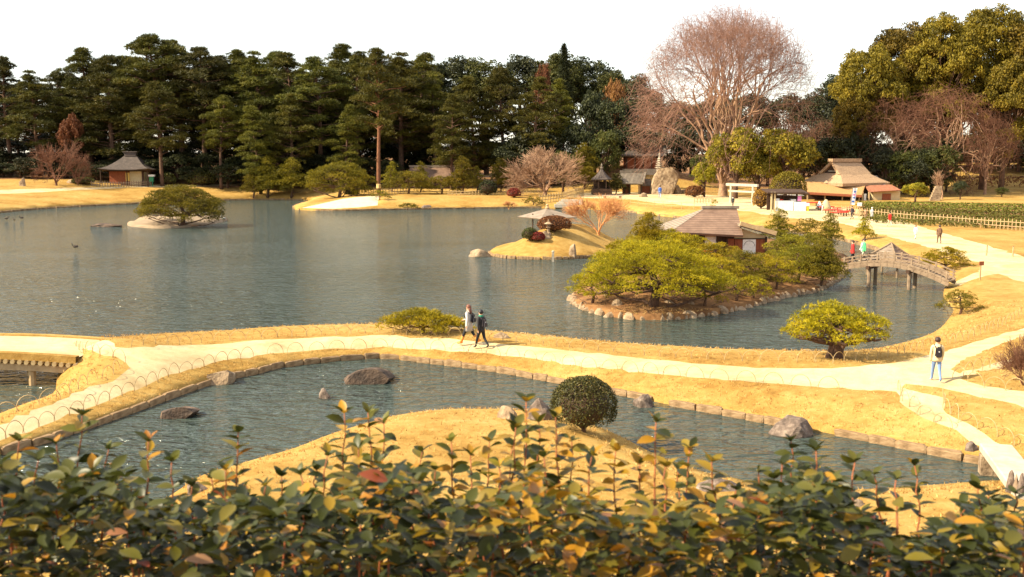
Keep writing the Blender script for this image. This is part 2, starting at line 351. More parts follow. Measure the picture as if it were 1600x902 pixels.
def H(x, y, d=None):
    x = np.atleast_1d(np.asarray(x, float)); y = np.atleast_1d(np.asarray(y, float))
    if d is None: d = shore_dist(x, y)
    far = ss(98, 130, y)
    h = 0.22 + 0.45 * ss(0, 1.9, d) + far * 0.65 * ss(1, 10, d)
    h += far * ss(-12, -40, x) * 1.7 * ss(5, 30, d)
    h += ss(2, 12, x) * (1 - ss(45, 60, y)) * 0.4 * ss(1, 7, d)
    i2 = inside(x, y, W_I2); i1 = inside(x, y, W_I1); i3 = inside(x, y, W_I3)
    h = np.where(i2, 0.2 + 1.85 * ss(0, 5.2, d), h)
    h = np.where(i1, 0.06 + 0.75 * ss(0, 5.0, d), h)
    h = np.where(i3, 0.28 + 0.75 * ss(0, 5, d), h)
    h += 4.3 * np.exp(-(((x - TEMPLE.x) / 11) ** 2 + ((y - 196) / 9) ** 2))
    h += ss(165, 240, y) * 2.0
    h += 3.2 * ss(178, 215, y) * ss(70, 90, x)
    r = np.hypot(x, y)
    h += 6.0 * (1 - ss(1.5, 16.5, r)) * np.where(y < 60, 1, 0)
    h += 0.66 * np.exp(-(((x + 15.0) / 2.6) ** 2 + ((y - 37.2) / 2.6) ** 2)) * ss(0, 0.35, d)
    h += 0.035 * np.sin(x * 1.1 + 0.7 * y) * np.sin(0.8 * y - 0.4 * x) * ss(0.5, 3, d)
    return h
def Hs(x, y): return float(H([x], [y])[0])
def T(px, py):
    """where the sight line through a photo pixel meets the land"""
    d = ray(px, py); g = G(px, py, 0.12); yy = np.linspace(g[1] * 0.42, g[1], 170)
    for _ in range(2):
        t = yy / d[1]; x = d[0] * t; z = CZ + d[2] * t
        hit = np.where((z <= H(x, yy)) & ~is_water(x, yy))[0]
        if len(hit) == 0: q = G(px, py, 0.45); return Vector((q[0], q[1], 0.45))
        i = hit[0]
        if _ == 0 and i > 0: yy = np.linspace(yy[i - 1], yy[i], 8)
    return Vector((x[i], yy[i], Hs(x[i], yy[i])))
# ---------------------------------------------------------------- ground, paths, sand, water
PATH_PX = [[(-420, 541), (-200, 540), (0, 533), (60, 532), (110, 535), (180, 543), (240, 543), (300, 539), (400, 532), (500, 527), (600, 524), (680, 529), (760, 535), (830, 542), (900, 549), (1000, 560), (1100, 569), (1200, 575), (1300, 576), (1380, 569), (1440, 558), (1500, 543), (1560, 525), (1600, 513), (1750, 470),
            (1750, 488), (1600, 526), (1545, 546), (1500, 564), (1485, 577), (1500, 584), (1540, 572), (1600, 556), (1700, 530), (1700, 538), (1600, 563), (1545, 579), (1500, 592), (1535, 603), (1600, 612), (1700, 620), (1700, 660), (1600, 637), (1530, 621), (1470, 606), (1415, 600),
            (1408, 606), (1440, 614), (1476, 622), (1474, 640), (1495, 655), (1540, 679), (1572, 698), (1548, 705), (1510, 686), (1480, 667), (1440, 652), (1412, 634), (1400, 612), (1333, 609), (1200, 599), (1100, 591), (1000, 582), (900, 571), (850, 564), (800, 557), (740, 551), (680, 546), (600, 542), (520, 545), (450, 551), (400, 556), (330, 568), (280, 583), (230, 602), (150, 634), (60, 668), (0, 689), (-150, 745),
            (-150, 708), (0, 664), (83, 632), (130, 611), (185, 590), (203, 575), (188, 562), (150, 551), (90, 546), (0, 545), (-420, 556)],
           [(880, 308), (905, 302), (960, 299), (1030, 303), (1100, 304), (1195, 310), (1260, 320), (1335, 327), (1400, 341), (1480, 366), (1600, 402), (1700, 432), (1700, 470), (1600, 441), (1560, 428), (1500, 446), (1486, 443), (1530, 425), (1535, 412), (1440, 384), (1360, 362), (1320, 350), (1220, 340), (1150, 328), (1060, 320), (990, 312), (930, 310)],
           [(-100, 309), (0, 303), (130, 297), (200, 293), (390, 289), (390, 286.5), (240, 289), (120, 293), (0, 297), (-100, 302)]]
SAND_PX = [[(472, 325), (500, 319), (535, 311), (560, 308), (592, 306.5), (590, 321), (560, 324.5), (520, 326.5)]]
def terr(P): return np.array([T(*p)[:2] for p in P])
def ragged(P, amp=0.07):
    out = []; n = len(P); q_ = random.Random(4)
    for i in range(n):
        a_, b_ = P[i], P[(i + 1) % n]; L = float(np.hypot(*(b_ - a_))); m_ = max(1, int(L / (0.012 * max(a_[1], 20))))
        for k_ in range(m_):
            p = a_ + (b_ - a_) * k_ / m_; f = 1 if p[1] < 70 else 2.2; out.append(p + np.array([q_.gauss(0, amp * f), q_.gauss(0, amp * f)]) * (k_ > 0))
    return np.array(out)
W_PATH = [ragged(terr(P)) for P in PATH_PX]; W_SAND = [terr(P) for P in SAND_PX]

pts = []
ratio = 1.0175; Y = 3.0
rows = []
while Y < 300: rows.append(Y); Y *= ratio
for i, yy in enumerate(rows):
    k = np.arange(-0.85, 0.86, 0.0125) + (0.00625 if i % 2 else 0)
    pts.append(np.stack([k * yy + NPR.normal(0, yy * 0.001, len(k)), np.full(len(k), yy) + NPR.normal(0, yy * 0.002, len(k))], 1))
gx = [(x, y) for x in (-2500, -1200, -600, -320, -150, 0, 150, 320, 600, 1200, 2500) for y in (-1500, -500, -120, -30, 0, 340, 480, 800, 1500, 3000)]
pts.append(np.array(gx, float))
allp = np.concatenate(pts)
dd = shore_dist(allp[:, 0], allp[:, 1]); keep = (dd > 0.006 * np.abs(allp[:, 1])) | (allp[:, 1] < 0)
wat = is_water(allp[:, 0], allp[:, 1]); allp = allp[keep & ~wat]
edges = []; vl = [Vector(p) for p in allp]
for w in (W_POND, W_NEAR, W_I1, W_I2, W_I3, *W_PATH, *W_SAND):
    b = len(vl); n = len(w); vl += [Vector(p) for p in w]
    edges += [(b + i, b + (i + 1) % n) for i in range(n)]
cv, ce, cf, *_ = delaunay_2d_cdt(vl, edges, [], 0, 1e-4, False)
V = np.array([(v.x, v.y) for v in cv]); F = np.array(cf)
dv = shore_dist(V[:, 0], V[:, 1])
ZV = H(V[:, 0], V[:, 1], dv)
cen = V[F].mean(1)
wtr = is_water(cen[:, 0], cen[:, 1])
kind = np.zeros(len(F), int)                                     # 0 lawn
for w in W_PATH: kind[inside(cen[:, 0], cen[:, 1], w)] = 1
for w in W_SAND: kind[inside(cen[:, 0], cen[:, 1], w)] = 2
kind[inside(cen[:, 0], cen[:, 1], W_I1)] = 4
kind[inside(cen[:, 0], cen[:, 1], W_I3)] = 3
forest = (cen[:, 1] > 190) & ((cen[:, 0] < 62) | (cen[:, 1] > 225)); kind[forest & (kind == 0)] = 3
kind[(np.hypot(cen[:, 0], cen[:, 1]) < 9.5)] = 3
kind[inside(cen[:, 0], cen[:, 1], terr([(1342, 318), (1440, 319), (1700, 323), (1700, 366), (1600, 358), (1500, 350), (1345, 337)]))] = 3
kind[wtr] = -1
V3 = np.concatenate([V, ZV[:, None]], 1)
# orientation upwards
a = V[F[:, 1]] - V[F[:, 0]]; b = V[F[:, 2]] - V[F[:, 0]]
flip = (a[:, 0] * b[:, 1] - a[:, 1] * b[:, 0]) < 0
F[flip] = F[flip][:, ::-1]
for k, nm, mt in ((0, 'lawn', M['grass']), (1, 'path', M['path']), (2, 'sand', M['sand']), (3, 'bare_ground', M['soil']), (4, 'islet_beach', M['beach'])):
    Fk = F[kind == k]
    # bank faces where this piece ends at the water
    ed = {}
    for t in Fk:
        for i in range(3): ed[(t[i], t[(i + 1) % 3])] = 1
    wd = set()
    for t in F[kind == -1]:
        for i in range(3): wd.add((t[i], t[(i + 1) % 3]))
    sk = [(i, j) for (i, j) in ed if (j, i) in wd]
    VV = V3.tolist(); FF = Fk.tolist()
    mp = {}
    for i, j in sk:
        for q in (i, j):
            if q not in mp: mp[q] = len(VV); VV.append([V3[q][0], V3[q][1], -0.6])
        FF.append([j, i, mp[i]]); FF.append([j, mp[i], mp[j]])
    FF = np.array(FF); used = np.unique(FF); re = np.full(len(VV), -1); re[used] = np.arange(len(used))
    me = tri_mesh(nm, np.array(VV)[used], re[FF], smooth=True)
    o = link(nm, me, mt); o['kind'] = 'structure'
    o['label'] = {0: 'dry golden lawn around the ponds', 1: 'pale gravel path between the ponds', 2: 'white sand spit on the far shore', 4: 'grey brown sand of the pine islet', 3: 'brown bare earth under the trees'}[k]
    if k == 0: LAWN = o
# the water lies only where the ponds are
wf = F[kind == -1]; wu = np.unique(wf); re = np.full(len(V), -1); re[wu] = np.arange(len(wu))
wv = np.concatenate([V[wu], np.zeros((len(wu), 1))], 1)
o = link('pond_water', tri_mesh('pond_water', wv, re[wf]), M['water']); o['kind'] = 'structure'; o['label'] = 'dark rippled water of the garden ponds'

# ---------------------------------------------------------------- rocks and stone edging
def rock_mesh(name, d, seed, sub=3, rough=0.22, flat=0.0, cuts=5):
    r = random.Random(seed); bm = bmesh.new()
    bmesh.ops.create_icosphere(bm, subdivisions=sub, radius=1)
    planes = [(Vector((r.uniform(-1, 1), r.uniform(-1, 1), r.uniform(-0.3, 1))).normalized(), r.uniform(0.55, 0.85)) for _ in range(cuts)]
    ph = [r.uniform(0, 6) for _ in range(9)]
    for v in bm.verts:
        p = v.co.copy()
        for n, k in planes:
            e = p.dot(n) - k
            if e > 0: p -= n * e * 0.85
        q = 1 + rough * (0.5 * math.sin(3.1 * p.x + ph[0]) * math.sin(2.7 * p.y + ph[1]) + 0.35 * math.sin(6.3 * p.z + ph[2] + 2 * p.x) * math.sin(5.1 * p.x + ph[3]) + 0.18 * math.sin(11 * p.y + ph[4]) * math.sin(12 * p.z + ph[5]))
        p *= q
        if p.z < -0.35: p.z = -0.35
        v.co = Vector((p.x * d[0] / 2, p.y * d[1] / 2, p.z * d[2] / 1.3 + d[2] * 0.22))
    me = bpy.data.meshes.new(name); bm.to_mesh(me); bm.free()
    return me
def rock(px, py, wpx, hpx, mat, label, group=None, seed=1, name='rock', depth=None, rz=0, sink=0.12, water=False, cuts=5, cat='rock', sub=3):
    if water: g = G(px, py, 0); p = Vector((g[0], g[1], 0))
    else: p = T(px, py)
    s = 1 / PX(p.y); w = wpx * s; h = hpx * s; d = depth or w * 0.7
    o = link(name, rock_mesh(name, (w, d, h + sink), seed, sub, cuts=cuts), mat, None, (p.x, p.y + d * 0.35, p.z - sink), rz)
    return tag(o, label, cat, group)
def hull_rock(front, base_py, depth, mat, label, name='rock', cat='rock', seed=1, water=True, rough=.022, back=0.8):
    q = random.Random(seed); g = G(front[0][0], base_py, 0) if water else T(front[0][0], base_py)[:2]; Y = g[1]; z0 = 0 if water else Hs(g[0], Y)
    cx = sum(p[0] for p in front) / len(front); o0 = AT(cx, base_py, Y); o0.z = z0; bm = bmesh.new()
    for (x, y) in front:
        w = AT(x, y, Y); dz = max(0, w.z - z0)
        for f in (0, .5, 1.0):
            k_ = 1 - (back * .25 if f != .5 else 0); bm.verts.new(((w.x - o0.x) * k_ * q.uniform(.93, 1.05), depth * f * (1 - .35 * dz / 3 if f else 1) + (dz * .25 if f == 0 else 0), (w.z - z0) * (q.uniform(.85, 1.0) if f else .93) * (1 if depth > 3 else {0: .82, .5: .66, 1.0: .45}[f])))
    for x, y in front[:1] + front[-1:]:
        for f in (0, 1): bm.verts.new((AT(x, y, Y).x - o0.x, depth * f, -.35))
    r_ = bmesh.ops.convex_hull(bm, input=bm.verts); bmesh.ops.delete(bm, geom=[v for v in bm.verts if not v.link_faces], context='VERTS')
    bmesh.ops.triangulate(bm, faces=bm.faces); 
    for _ in range(3): bmesh.ops.subdivide_edges(bm, edges=[e_ for e_ in bm.edges if e_.calc_length() > .12 * depth], cuts=1, use_grid_fill=True)
    bmesh.ops.triangulate(bm, faces=bm.faces)
    ph = [q.uniform(0, 6) for _ in range(6)]; sc_ = 6 / depth
    for v in bm.verts:
        p = v.co; v.co = p + Vector((q.uniform(-1, 1), q.uniform(-1, 1), q.uniform(-1, 1))) * rough * depth * .25 + Vector((0, 0, 1)) * rough * depth * math.sin(p.x * sc_ + ph[0]) * math.sin(p.y * sc_ + ph[1]) + Vector((0, -1, 0)) * rough * depth * math.sin(p.x * sc_ * .8 + ph[2]) * math.sin(p.z * sc_ * 1.6 + ph[3])
    me = bpy.data.meshes.new(name); bm.to_mesh(me); bm.free(); o = link(name, me, mat, None, o0); return tag(o, label, cat)
hull_rock([(532, 598), (534, 588), (550, 579), (566, 572), (588, 571), (602, 576), (604, 588), (613, 590), (610, 598), (600, 602), (545, 601)], 601, 1.5, M['dark_stone'], 'broad jagged dark rock rising from the middle of the small pond', seed=3)
hull_rock([(246, 654), (246, 643), (262, 636), (275, 633), (295, 635), (306, 642), (303, 647), (270, 657)], 655, 0.9, M['dark_stone'], 'low flat dark rock in the pond near the sloping grass bank', seed=8)
rock(508, 623, 22, 15, M['grey_stone'], 'small round speckled stone alone in the pond', seed=5, water=True, cuts=3)
hull_rock([(317, 601), (318, 583), (330, 579), (342, 577), (355, 573), (361, 580), (360, 598), (354, 602)], 602, 1.0, M['stone'], 'squared pale boulder set into the grass bank at the bend of the edging', seed=21, rough=.03)
rock(1006, 637, 34, 22, M['grey_stone'], 'rounded grey boulder at the pond edge behind the ball shaped shrub', seed=12, water=True, cuts=3)
rock(1241, 683, 63, 32, M['grey_stone'], 'large mottled grey boulder breaking the stone edging of the small pond', seed=14, water=True, depth=1.0, cuts=4)
rock(1522, 706, 26, 15, M['grey_stone'], 'dark mossy stone beside the end of the stone slab bridge', seed=15, cuts=5)
rock(842, 656, 48, 30, M['grey_stone'], 'pointed grey rock on the grass point beside the ball shaped shrub', seed=31, cuts=7)
rock(795, 655, 38, 26, M['stone'], 'pale angular rock at the water edge of the grass point', seed=33, cuts=7)
rock(1130, 768, 90, 16, M['grey_stone'], 'long low grey rock along the near shore of the small pond', seed=37, depth=0.7, cuts=5)
rock(1335, 792, 44, 16, M['stone'], 'pinkish stone half sunk in the lawn behind the hedge', seed=38, cuts=5)
rock(305, 772, 40, 16, M['grey_stone'], 'grey stone at the left tip of the grass point', seed=39, cuts=5)
rock(162, 355, 46, 6, M['dark_stone'], 'flat dark rock lying in open water beside the pine islet', seed=41, water=True, depth=2.6, cuts=3)
rock(750, 402, 34, 13, M['stone'], 'long pale rock in the water at the tip of the mound island', seed=42, water=True, depth=1.4, rz=0.2, cuts=4)
rock(895, 401, 11, 26, M['stone'], 'tall narrow standing stone on the shore of the mound island', seed=44, depth=0.5, cuts=4)
rock(782, 529, 34, 8, M['stone'], 'long pale stone on the pond verge beside the low spreading pine', seed=45, depth=0.5, cuts=4)
rock(852, 372, 18, 10, M['stone'], 'grey stone under the lantern on the mound island', seed=46, cuts=5)
rock(664, 327.5, 20, 8, M['grey_stone'], 'pale grey rock at the foot of the far grass bank', seed=47, water=True, cuts=5)
rock(34, 291, 11, 14, M['stone'], 'upright grey stone on the far lawn under the dark pines', seed=48, cuts=5)
rock(110, 287, 14, 7, M['stone'], 'low pale stone on the far lawn near the bare maple', seed=49, cuts=5)
hull_rock([(1019, 304), (1018, 288), (1024, 270), (1031, 262), (1052, 260), (1062, 268), (1063, 276), (1054, 290), (1050, 304)], 304, 4.2, M['stone'], 'huge cracked tan boulder beside the temple gate', 'boulder', 'boulder', seed=77, water=False, rough=.03, back=.3)
rock(1000 + 5, 308, 14, 8, M['stone'], 'small stone beside the temple gate path', seed=51, cuts=5)
for k, (x, y, w, h) in enumerate([(1000 + 58, 303, 16, 14), (1068, 302, 14, 8)]):
    rock(x, y, w, h, M['stone'], ['brown rock leaning at the foot of the huge boulder', 'low brown rock right of the huge boulder, under the green bush'][k], seed=53 + k, cuts=6)
# rocks round the shore of the tea house island
r = random.Random(5)
front = [i for i, p in enumerate(W_I3)]
pts3 = W_I3[: int(len(W_I3) * 0.56)]
acc = 0; k = 0; nxt = 0.0
for i in range(len(pts3) - 1):
    a_, b_ = Vector(pts3[i]), Vector(pts3[i + 1]); L = (b_ - a_).length
    while nxt < acc + L:
        q = a_.lerp(b_, (nxt - acc) / L); w = r.uniform(0.35, 0.8)
        o = link('shore_rock', rock_mesh('shore_rock', (w * 1.15, w * 0.8, r.uniform(0.30, 0.50)), 100 + k, 2, cuts=4), M['stone'], None, (q.x, q.y + 0.12, -0.1), r.uniform(0, 6))
        tag(o, 'pale rounded rock in the line along the tea house island shore', 'rock', 'rocks edging the tea house island'); k += 1; nxt += w * 0.98
    acc += L
for x, y, w, h in ((965, 478, 18, 10), (1046, 474, 20, 5), (950, 462, 12, 12), (1080, 476, 11, 6), (1232, 428, 24, 5)):
    rock(x, y, w, h, M['stone'], 'flat pale stone set in the bare earth under the island pines', 'stones in the earth of the tea house island', seed=int(x))
# dressed stones along the small pond
EDG = empty('stone_edging', (0, 0, 0), 0, 'row of dressed tan stones edging the grass bank of the small pond', 'stone edging')
smesh = []
for k in range(6):
    bm = bmesh.new(); bmesh.ops.create_cube(bm, size=1)
    bmesh.ops.bevel(bm, geom=bm.edges[:], offset=0.09, segments=1, affect='EDGES')
    for v in bm.verts: v.co += Vector((r.uniform(-.03, .03), r.uniform(-.05, .05), r.uniform(-.05, .05)))
    me = bpy.data.meshes.new('edging_stone'); bm.to_mesh(me); bm.free(); me.materials.append(M['edge_stone']); smesh.append(me)
up = W_NEAR[3: 29 * 3 - 2]
def run_along(P, step_fn, fn):
    acc = 0; nxt = 0.0
    for i in range(len(P) - 1):
        a_, b_ = Vector(P[i][:2]), Vector(P[i + 1][:2]); L = (b_ - a_).length
        while L > 0 and nxt < acc + L:
            s = step_fn(); q = a_.lerp(b_, (nxt - acc) / L); d = (b_ - a_) / L
            fn(q, d, s); nxt += s
        acc += L
def put_stone(q, d, s):
    if any((q - Vector(G(x, y))).length < w for x, y, w in ((340, 601, 0.5), (1241, 676, 0.75), (1006, 625, 0.4))): return
    nrm = Vector((d.y, -d.x))
    o = link('stone', r.choice(smesh), None, EDG)
    c = q + d * (s / 2) + nrm * 0.02
    o.location = (c.x, c.y, 0.045); o.rotation_euler = (r.uniform(-.04, .04), r.uniform(-.03, .03), math.atan2(d.y, d.x) + r.uniform(-.03, .03))
    o.scale = (s * 0.97, 0.24, r.uniform(0.30, 0.38))
run_along(up, lambda: r.uniform(0.6, 1.05), put_stone)
E2 = empty('stone_edging', (0, 0, 0), 0, 'line of small stones round the foot of the golden mound island', 'stone edging')
def put_small(q, d, s):
    o = link('stone', r.choice(smesh), None, E2); o.location = (q.x, q.y, 0.06)
    o.rotation_euler = (0, 0, math.atan2(d.y, d.x) + r.uniform(-.2, .2)); o.scale = (s * 0.9, 0.25, r.uniform(0.28, 0.42))
run_along(W_I2[0:22], lambda: r.uniform(0.3, 0.6), put_small)
E3 = empty('stone_edging', (0, 0, 0), 0, 'thin line of stones along the far shore of the big pond', 'stone edging')
mb = MB()
run_along(W_POND[6: 27 * 3], lambda: r.uniform(0.5, 1.3), lambda q, d, s: mb.box((q.x + d.x * s / 2, q.y, 0.06), (s * 0.95, 0.35, r.uniform(0.3, 0.45)), math.atan2(d.y, d.x)))
run_along(W_POND[27 * 3: 32 * 3], lambda: r.uniform(0.5, 1.0), lambda q, d, s: mb.box((q.x + d.x * s / 2, q.y, 0.06), (s * 0.95, 0.35, r.uniform(0.3, 0.45)), math.atan2(d.y, d.x)))
tag(mb.build('stones', M['edge_stone'], E3), kind='stuff')

# ---------------------------------------------------------------- bamboo hoop edging
hm = MB()
hm.tube([(math.cos(math.pi * (1 - i / 10)) * 0.33, 0, max(-0.12, math.sin(math.pi * i / 10) * 0.40) if 0 < i < 10 else -0.12) for i in range(11)], 0.011, 4)
HOOP = hm.mesh('hoop'); HOOP.materials.append(M['bamboo'])
def hoops(P, label, step=0.62, scale=1.0, name='hoop_fence'):
    e = empty(name, (0, 0, 0), 0, label, 'hoop fence')
    W = [T(*p) for p in P]
    def f(q, d, s):
        o = link('hoop', HOOP, None, e); o.location = (q.x, q.y, Hs(q.x, q.y))
        o.rotation_euler = (r.uniform(-.1, .1), r.uniform(-.05, .05), math.atan2(d.y, d.x) + r.uniform(-.08, .08)); o.scale = (scale, scale, scale * r.uniform(0.88, 1.1))
    run_along([(w.x, w.y) for w in W], lambda: step * scale * r.uniform(0.94, 1.06), f)
    return e
hoops([(215, 541), (250, 538), (330, 534), (420, 528), (500, 524), (600, 520.5), (690, 525), (725, 528)], 'row of thin bamboo hoops on the pond verge left of the low spreading pine')
hoops([(775, 533), (830, 538), (900, 545), (950, 550), (1075, 560), (1200, 566), (1290, 566)], 'row of thin bamboo hoops on the pond verge opposite the tea house island')
hoops([(1310, 566), (1338, 564), (1402, 556), (1445, 545), (1488, 536), (1531, 523), (1600, 492)], 'row of thin bamboo hoops curving up the lawn beside the walker with jeans')
hoops([(-60, 712), (0, 690), (27, 680), (90, 657), (164, 630), (230, 604), (278, 584), (330, 569), (400, 557)], 'row of bamboo hoops at the top of the brown grass bank on the sloping path')
hoops([(-60, 668), (0, 645), (54, 634), (82, 626), (106, 617), (128, 606), (146, 596), (166, 590), (181, 582), (190, 574)], 'row of bamboo hoops above the dark channel by the earth bridge')
hoops([(186, 563), (160, 556), (128, 551), (96, 547)], 'short row of bamboo hoops round the tip of the grass wedge at the path junction')
hoops([(430, 553), (520, 546), (600, 543), (700, 548), (800, 558), (900, 572), (1000, 583), (1100, 592), (1200, 600), (1333, 611)], 'long row of thin hoops between the pale path and the stone edged bank', step=0.85)
hoops([(1513, 584), (1536, 578), (1560, 571), (1590, 562)], 'short row of bamboo stakes and hoops on the narrow path beside the red twig shrub')
hoops([(1405, 614), (1412, 630), (1440, 652), (1480, 668)], 'few bamboo hoops on the left side of the steps down to the slab bridge')
hoops([(1474, 624), (1477, 642), (1494, 656), (1520, 668), (1548, 680), (1572, 690), (1600, 706)], 'bamboo hoops on the right side of the steps down to the slab bridge')
hoops([(1500, 594), (1535, 605), (1600, 615)], 'bamboo hoops at the foot of the small grass triangle')

# ---------------------------------------------------------------- bridges
# low earth covered bridge over the channel on the left
B = empty('earth_bridge', (*G(0, 607), 0), 0, 'low earth covered log bridge over the dark channel', 'bridge')
bx0, bx1 = -15.45, -26.5; by0, by1 = 35.6, 39.4
bl = B.location
def bloc(x, y, z): return (x - bl[0], y - bl[1], z)
xs = [bx0 + (bx1 - bx0) * i / 12 for i in range(13)]
arch = [0.78 + 0.32 * math.sin(math.pi * min(1, (i + 1.5) / 13)) for i in range(13)]
mb = MB()
for i in range(12):
    a0, a1 = arch[i], arch[i + 1]
    vs = [bloc(xs[i], by0 + .3, a0 + .10), bloc(xs[i + 1], by0 + .3, a1 + .10), bloc(xs[i + 1], by1 - .3, a1 + .10), bloc(xs[i], by1 - .3, a0 + .10)]
    mb.add(vs, [(0, 3, 2, 1)])
mb.build('deck_path', M['path'], B)
for y0, y1, lo in ((by0, by0 + .34, 0), (by1 - .34, by1, 0)):
    mb = MB()
    for i in range(12):
        a0, a1 = arch[i], arch[i + 1]
        mb.add([bloc(xs[i], y0, a0 - .08), bloc(xs[i + 1], y0, a1 - .08), bloc(xs[i + 1], y1, a1 - .08), bloc(xs[i], y1, a0 - .08), bloc(xs[i], y0 + .03, a0 + .16), bloc(xs[i + 1], y0 + .03, a1 + .16), bloc(xs[i + 1], y1 - .02, a1 + .16), bloc(xs[i], y1 - .02, a0 + .16)],
               [(0, 1, 2, 3), (4, 7, 6, 5), (0, 4, 5, 1), (2, 6, 7, 3)])
    mb.build('turf_edge', M['grass'], B)
n = 46
for k in range(n):
    t = k / (n - 1); xx = bx0 + (bx1 - bx0) * t; zz = 0.78 + 0.32 * math.sin(math.pi * min(1, (12 * t + 1.5) / 13)) - 0.14
    if k == 0:
        mb = MB(); mb.tube([(0, 0, 0), (0, by1 - by0 + .16, 0)], 0.085, 8); lg = mb.mesh('log'); lg.materials.append(M['bamboo'])
    o = link('log', lg, None, B); o.location = bloc(xx, by0 - .08, zz)
for yy in (by0 + .15, by1 - .25):
    mb = MB()
    for i in range(12): mb.beam(bloc(xs[i], yy, arch[i] - .34), bloc(xs[i + 1], yy, arch[i + 1] - .34), .22, .24)
    mb.build('beam', M['wood_tan'], B)
for px in (31, -150):
    for yy in (by0 + .2, by1 - .3):
        xx = (px - 800) / 1600 * by0
        mb = MB(); mb.tube([bloc(xx, yy, -.4), bloc(xx, yy, .62)], .13, 8); mb.build('post', M['wood_tan'], B)
# stone slab bridge, lower right
a = Vector((*G(1556, 699, .7), 0)); b_ = Vector((*G(1612, 772, 0.7), 0))
S = empty('slab_bridge', (a.x, a.y, 0), 0, 'white stone slab bridge over the narrow end of the small pond', 'bridge')
d = (b_ - a).normalized(); nn = Vector((-d.y, d.x, 0)); L = (b_ - a).length
for i, off in enumerate((0.05,)):
    bm = bmesh.new(); bmesh.ops.create_cube(bm, size=1)
    bmesh.ops.scale(bm, vec=(L + 0.5, 0.8, 0.22), verts=bm.verts); bmesh.ops.bevel(bm, geom=bm.edges[:], offset=0.03, segments=1, affect='EDGES')
    me = bpy.data.meshes.new('slab'); bm.to_mesh(me); bm.free()
    o = link('slab', me, M['pale_stone'], S); c = d * (L / 2) + nn * off; o.location = (c.x, c.y, 0.62); o.rotation_euler = (0, 0.0, math.atan2(d.y, d.x))
for t in (0.02, 0.98):
    mb = MB(); mb.box(d * L * t + Vector((0, 0, 0.05)), (0.35, 0.75, 0.9), math.atan2(d.y, d.x)); mb.build('abutment', M['stone'], S)
for k, (x, y, h) in enumerate([(1581, 772, 46), (1590, 776, 40), (1597, 779, 44), (1606, 780, 38)]):
    rock(x, y, 13, h, M['wood_grey'] if k % 2 else M['grey_stone'], ['narrow upright brown stone post at the near end of the slab bridge', 'narrow upright pinkish stone post between two others by the slab bridge', 'knobbly upright stone at the outer end of the slab bridge', 'outermost upright stone beyond the slab bridge'][k], seed=61 + k, depth=0.3, cuts=6, cat='stone', name='standing_stone')
# arched wooden bridge to the tea house island
A0 = Vector((*G(1316, 416, 1.18), 1.18)); A1 = Vector((*G(1482, 443, 0.60), 0.60))
ab = empty('arched_bridge', (A0.x, A0.y, 0), 0, 'arched grey wooden footbridge with low railings to the tea house island', 'bridge')
dv_ = Vector((A1.x - A0.x, A1.y - A0.y, 0)); LB = dv_.length; du = dv_ / LB; dn = Vector((-du.y, du.x, 0))
if dn.y < 0: dn = -dn
WB = 1.35
def bp(t, s, z): 
    q = du * (t * LB) + dn * s; return Vector((q.x, q.y, z))
def bz(t): return 1.0 - 0.5 * t + 0.80 * math.sin(math.pi * (0.06 + 0.88 * t))
N = 34; mb = MB()
for i in range(N):
    t0, t1 = i / N, (i + 0.93) / N
    mb.beam(bp((t0 + t1) / 2, -0.05, bz((t0 + t1) / 2)), bp((t0 + t1) / 2, WB + .05, bz((t0 + t1) / 2)), LB / N * 0.93, 0.07)
tag(mb.build('deck_planks', M['wood_grey'], ab), kind='stuff')
for s in (0.0, WB):
    for zo, w, h, nm in ((-.13, .14, .20, 'beam'), (.09, .12, .11, 'kerb_rail'), (.30, .06, .06, 'middle_rail'), (.50, .08, .07, 'top_rail')):
        mb = MB()
        for i in range(16): mb.beam(bp(i / 16 - .003, s, bz(i / 16) + zo), bp((i + 1) / 16 + .003, s, bz((i + 1) / 16) + zo), w, h)
        mb.build(nm, M['wood_grey'], ab)
    for k in range(7):
        t = 0.02 + 0.96 * k / 6
        mb = MB(); q = bp(t, s, bz(t)); mb.box((q.x, q.y, q.z + .28), (.10, .10, .62), math.atan2(du.y, du.x)); mb.build('rail_post', M['wood_grey'], ab)
for t in (0.26, 0.64):
    for s in (0.12, WB - .12):
        mb = MB(); q = bp(t, s, 0); mb.tube([(q.x, q.y, -.5), (q.x, q.y, bz(t) - .3)], .12, 8); mb.build('pile', M['wood_grey'], ab)
    mb = MB(); mb.beam(bp(t, -.25, bz(t) - .29), bp(t, WB + .25, bz(t) - .29), .2, .2); mb.build('cross_beam', M['wood_dark'], ab)

